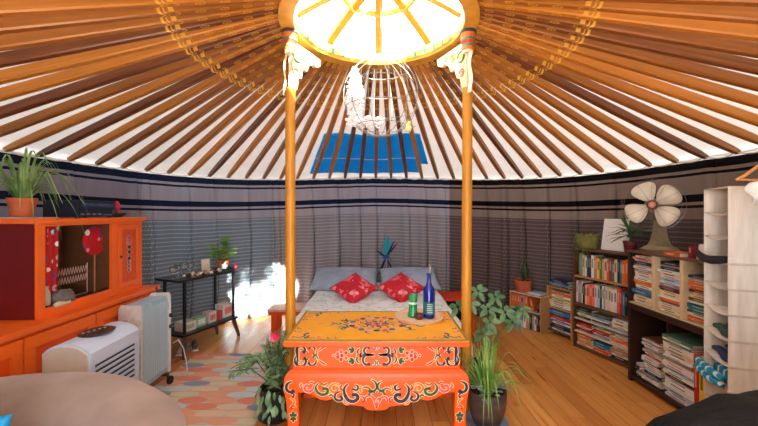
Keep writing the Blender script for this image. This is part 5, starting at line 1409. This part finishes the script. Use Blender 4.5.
# leafy houseplant behind it
loc = V((.86, 2.92, .001))
t = thing('leafy_houseplant', 'tall houseplant with broad pale green leaves behind the grassy spider plant', 'plant', loc)
pot(t, .09, .17, mat((70, 40, 30), .5))
mb = MB(); ms = MB(); rnd = random.Random(77)
for (px, py, Y) in ((478, 291, 2.92), (495, 297, 2.95), (488, 309, 2.85), (470, 303, 2.8), (505, 312, 2.9), (458, 307, 2.75), (490, 322, 2.8), (512, 322, 2.95), (521, 309, 3.0), (483, 334, 2.75)):
    tip = at(px, py, Y) - loc; b_ = V((0, 0, .15)); mid = b_.lerp(tip, .6) + V((0, 0, .06)); ms.tube([b_, mid, tip], [.005, .004, .002], 6)
    for k in range(5):
        a = k * 1.257 + rnd.random() * .5; dr = V((math.cos(a), math.sin(a) * .8, .12 + .3 * rnd.random())).normalized(); dr = V((math.cos(a), -.35, math.sin(a) * .75 + .1)).normalized(); mb.leaf(tip + dr * .012, tip + dr * .088, .044, .016, nrm=V((0, -.75, .6)), seg=6)
mb.build('foliage', leafm((66, 116, 76), (134, 176, 124), 'broad_leaf', 10), t); ms.build('stem', mat((96, 110, 60), .6), t)

# plants on the bookcases
c_ = (MA @ V((WA * .30, .10, 0))); loc = V((c_.x, c_.y, HA + .001))
t = thing('potted_cactus', 'spiky aloe cactus in a terracotta pot on the small bookcase', 'plant', loc)
pot(t, .108, .145, terra, taper=.82)
mb = MB(); mb.tube([(.02, 0, .12), (.03, 0, .20), (.015, 0, .30), (.03, .0, .40)], [.014, .016, .012, .004], 8)
rnd = random.Random(4)
for i in range(18): a = rnd.random() * 6.28; z_ = rnd.uniform(.12, .2); mb.leaf((.01, 0, z_), (.01 + .08 * math.cos(a), .055 * math.sin(a), z_ + rnd.uniform(.02, .12)), .035, 0, seg=4)
for i in range(16): a = rnd.random() * 6.28; z_ = .2 + i * .012; mb.leaf((.02, 0, z_), (.02 + .035 * math.cos(a), .035 * math.sin(a), z_ + .04), .012, 0, seg=3)
mb.tube([(-.02, 0, .12), (-.03, 0, .24), (-.02, 0, .36), (-.005, 0, .42)], [.006, .005, .004, .002], 6)
mb.build('foliage', leafm((44, 76, 40), (92, 120, 66), 'cactus_leaf', 16), t)
c_ = (MC @ V((.10, .085, 0))); loc = V((c_.x, c_.y, HC + .001))
t = thing('trailing_plant', 'trailing plant in a wide yellow-green basket pot at the left end of the walnut bookcase', 'plant', loc)
mb = MB(); mb.lathe([(0, 0), (.075, 0), (.09, .05), (.108, .125), (.112, .13), (.104, .13), (.085, .06), (0, .05)], (0, 0, 0), 28); mb.m(1)
for k in range(6): mb.lathe([(.0795 + k * .0052, .012 + k * .02), (.0835 + k * .0052, .017 + k * .02), (.0805 + k * .0054, .022 + k * .02)], (0, 0, 0), 28)
mb.build('basket', [mat((132, 128, 50), .7), mat((152, 118, 58), .8)], t, smooth=True)
mb = MB(); mb.lathe([(0, .11), (.096, .108)], (0, 0, 0), 20); mb.build('soil', soil, t)
mb = MB(); rnd = random.Random(14)
for i in range(46):
    a = rnd.uniform(PI * .75, PI * 1.75); L_ = rnd.uniform(.10, .14); mb.blade((.08 * math.cos(a), .08 * math.sin(a), .11), a, .03 + .04 * rnd.random(), .05, rnd.uniform(.06, .42), .008)
for i in range(24): a = rnd.random() * 6.28; mb.leaf((.05 * math.cos(a), .05 * math.sin(a), .10), (.12 * math.cos(a), .12 * math.sin(a), .12 + .05 * rnd.random()), .025, 0)
mb.build('foliage', leafm((80, 120, 50), (156, 176, 96), 'trailing_leaf', 14), t)
c_ = (MC @ V((.062, .06, .7535)))
mb = MB(); mb.lathe([(0, .001), (.034, .001), (.036, .01), (.036, .19), (.030, .215), (.033, .22), (.033, .235), (.026, .235), (.029, .19), (.030, .015), (0, .012)], (0, 0, 0), 24)
tag(mb.build('glass_jar', mat((170, 196, 168), .12, trans=.5), None, smooth=True, M=Matrix.Translation(c_)), 'pale green glass jar on the walnut bookcase top shelf, under the trailing plant', 'jar')
# canvas board leaning on the wall
M = MC @ Matrix.Translation((.385, .105, HC + .002)) @ Rx(-.16)
t = thing('picture_board', 'white picture board leaning on the wall on top of the walnut bookcase', 'picture', (0, 0, 0)); t.matrix_world = M
mb = MB(); mb.box(-.15, .13, 0, .012, 0, .31, bev=.002); mb.build('board', mat((232, 230, 224), .7, var=.02), t)
mb = MB(); mb.ribbon([(-.05, -.0008, .12), (0, -.0008, .15), (.03, -.0008, .13), (.05, -.0008, .10)], .004, (0, -1, 0)); mb.ribbon([(.07, -.0008, .02), (.09, -.0008, .06), (.10, -.0008, .14)], .006, (0, -1, 0)); mb.build('faint_drawing', mat((206, 176, 140), .8), t, normals=False)
c_ = MC @ V((WC - .06, .06, HC + .001)); 
t = thing('dracaena', 'spiky dracaena in a dark red pot beside the white picture board', 'plant', c_)
pot(t, .055, .11, mat((104, 36, 34), .5), taper=.75)
mb = MB(); rnd = random.Random(9); mb.tube([(0, 0, .09), (.005, 0, .16), (0, 0, .22)], [.010, .009, .006], 8)
for i in range(24):
    a = rnd.random() * 6.28; el = rnd.uniform(-.1, 1.1); L_ = rnd.uniform(.18, .27); b_ = V((0, 0, .14 + .08 * rnd.random())); mb.leaf(b_, b_ + V((math.cos(a) * math.cos(el), math.sin(a) * math.cos(el) * .6, math.sin(el))) * L_, .026, .05 * math.cos(el), seg=7)
mb.build('foliage', leafm((34, 70, 36), (84, 128, 62), 'dracaena_leaf', 14), t)

# ------------------------------------------------------------------ armchairs close to the camera
su = NT('taupe_suede'); f = su.noise(su.coord(), 5, 4); su.l(su.ramp(f, [(.3, lin((130, 106, 92))), (.7, lin((158, 134, 120)))]), su.b.inputs['Base Color']); su.b.inputs['Roughness'].default_value = .9
su.b.inputs['Sheen Weight'].default_value = .3; su.bump(su.noise(su.coord(), 40, 3), .15, .005)
t = thing('barrel_armchair', 'taupe suede barrel armchair in the lower left corner', 'armchair', (-1.30, .80, 0))
def barrel(prof, a0=None, a1=None, sx=1.0, sy=1.0):
    def f(u, v):
        a = a0 + (a1 - a0) * u; i = v * (len(prof) - 1); k = min(int(i), len(prof) - 2); q = i - k
        r = prof[k][0] * (1 - q) + prof[k + 1][0] * q; z = prof[k][1] * (1 - q) + prof[k + 1][1] * q
        return V((r * math.cos(a) * sx, r * math.sin(a) * sy, z))
    return f
RR = .78
pr = [(RR - .02, .08), (RR, .2), (RR + .01, .45), (RR + .0, .58), (RR - .02, .67), (RR - .07, .72), (RR - .15, .745), (RR - .23, .73), (RR - .31, .68), (RR - .36, .58), (RR - .37, .44), (RR - .36, .40)]
mb = MB(); mb.grid(barrel(pr, -25 * DEG, 205 * DEG), 60, 22); 
for uu in (0, 1):
    f_ = barrel(pr, -25 * DEG, 205 * DEG); mb.face([mb.bm.verts.new(f_(uu, v / 22)) for v in range(23)])
autosmooth(mb.build('backrest', su.m, t), 60)
mb = MB(); mb.lathe([(0, .08), (RR - .38, .08), (RR - .38, .36), (RR - .42, .40), (0, .41)], (0, 0, 0), 48); autosmooth(mb.build('seat', su.m, t), 50)
for a in (30, 150, 210, 330): mb = MB(); mb.tube([(.52 * math.cos(a * DEG) * (1 if a < 180 else .5), .52 * math.sin(a * DEG) * (1 if a < 180 else .5), 0), (.5 * math.cos(a * DEG) * (1 if a < 180 else .5), .5 * math.sin(a * DEG) * (1 if a < 180 else .5), .0795)], .02, 8); mb.build('leg', dkw, t)
cpt = at(6, 424, 1.06)
mb = MB(); pillow_bm(mb, .42, .42, .12, Matrix.Identity(4), seed=2)
tag(mb.build('cushion', mat((10, 140, 190), .7), None, smooth=True, M=Matrix.Translation((-1.28, .96, .60)) @ Rz(12 * DEG) @ Rx(80 * DEG)), 'bright turquoise cushion in the taupe armchair', 'cushion')
# dark quilted beanbag
bk = NT('black_quilted_nylon'); bk.b.inputs['Base Color'].default_value = (*lin((10, 10, 13)), 1); bk.b.inputs['Roughness'].default_value = .6; bk.b.inputs['Specular IOR Level'].default_value = .25; bk.bump(bk.noise(bk.coord(), 9, 4), .8, .03)
bc_ = V((1.22, .98, 0))
def bean(u, v):
    a = u * 2 * PI; ph = v * PI; d_ = V((math.sin(ph) * math.cos(a), math.sin(ph) * math.sin(a), math.cos(ph)))
    r = 1 + .05 * noise.noise(d_ * 2.3 + V((5, 2, 0))) + .03 * noise.noise(d_ * 6) + .012 * abs(math.sin(a * 6 + 3 * math.sin(ph * 3)))
    z_ = .42 + .44 * d_.z * r * (1.0 if d_.z > 0 else .95); rad = .44 * (1 + .15 * max(0, -d_.z))
    return V((d_.x * rad * r * 1.2, d_.y * rad * r * .82, max(.002, z_)))
mb = MB(); mb.grid(bean, 80, 50, True)
tag(mb.build('beanbag', bk.m, None, smooth=True, M=Matrix.Translation(bc_)), 'black crumpled quilted beanbag in the lower right corner', 'beanbag')

# ------------------------------------------------------------------ light
w = bpy.data.worlds.new('sky'); S.world = w; w.use_nodes = True
bg = w.node_tree.nodes['Background']; bg.inputs[0].default_value = (.74, .87, 1.0, 1); bg.inputs[1].default_value = 6.5
sd = bpy.data.lights.new('sun', 'SUN'); sd.energy = 60; sd.angle = 1.6 * DEG; sd.color = (1, .93, .80)
so = bpy.data.objects.new('sun', sd); COL.objects.link(so)
dirv = V((-1.53, 2.25, -2.22)).normalized(); so.rotation_euler = dirv.to_track_quat('-Z', 'Y').to_euler(); so.location = (2, -1, 5)
ad = bpy.data.lights.new('doorway_fill', 'AREA'); ad.shape = 'RECTANGLE'; ad.size = 1.15; ad.size_y = 1.75; ad.energy = 24; ad.color = (.80, .90, 1)  # added fill lamp, placed at an unseen door behind the camera
ao = bpy.data.objects.new('doorway_fill', ad); COL.objects.link(ao); ao.location = (0, -.56, .95); ao.rotation_euler = (PI / 2, 0, 0)
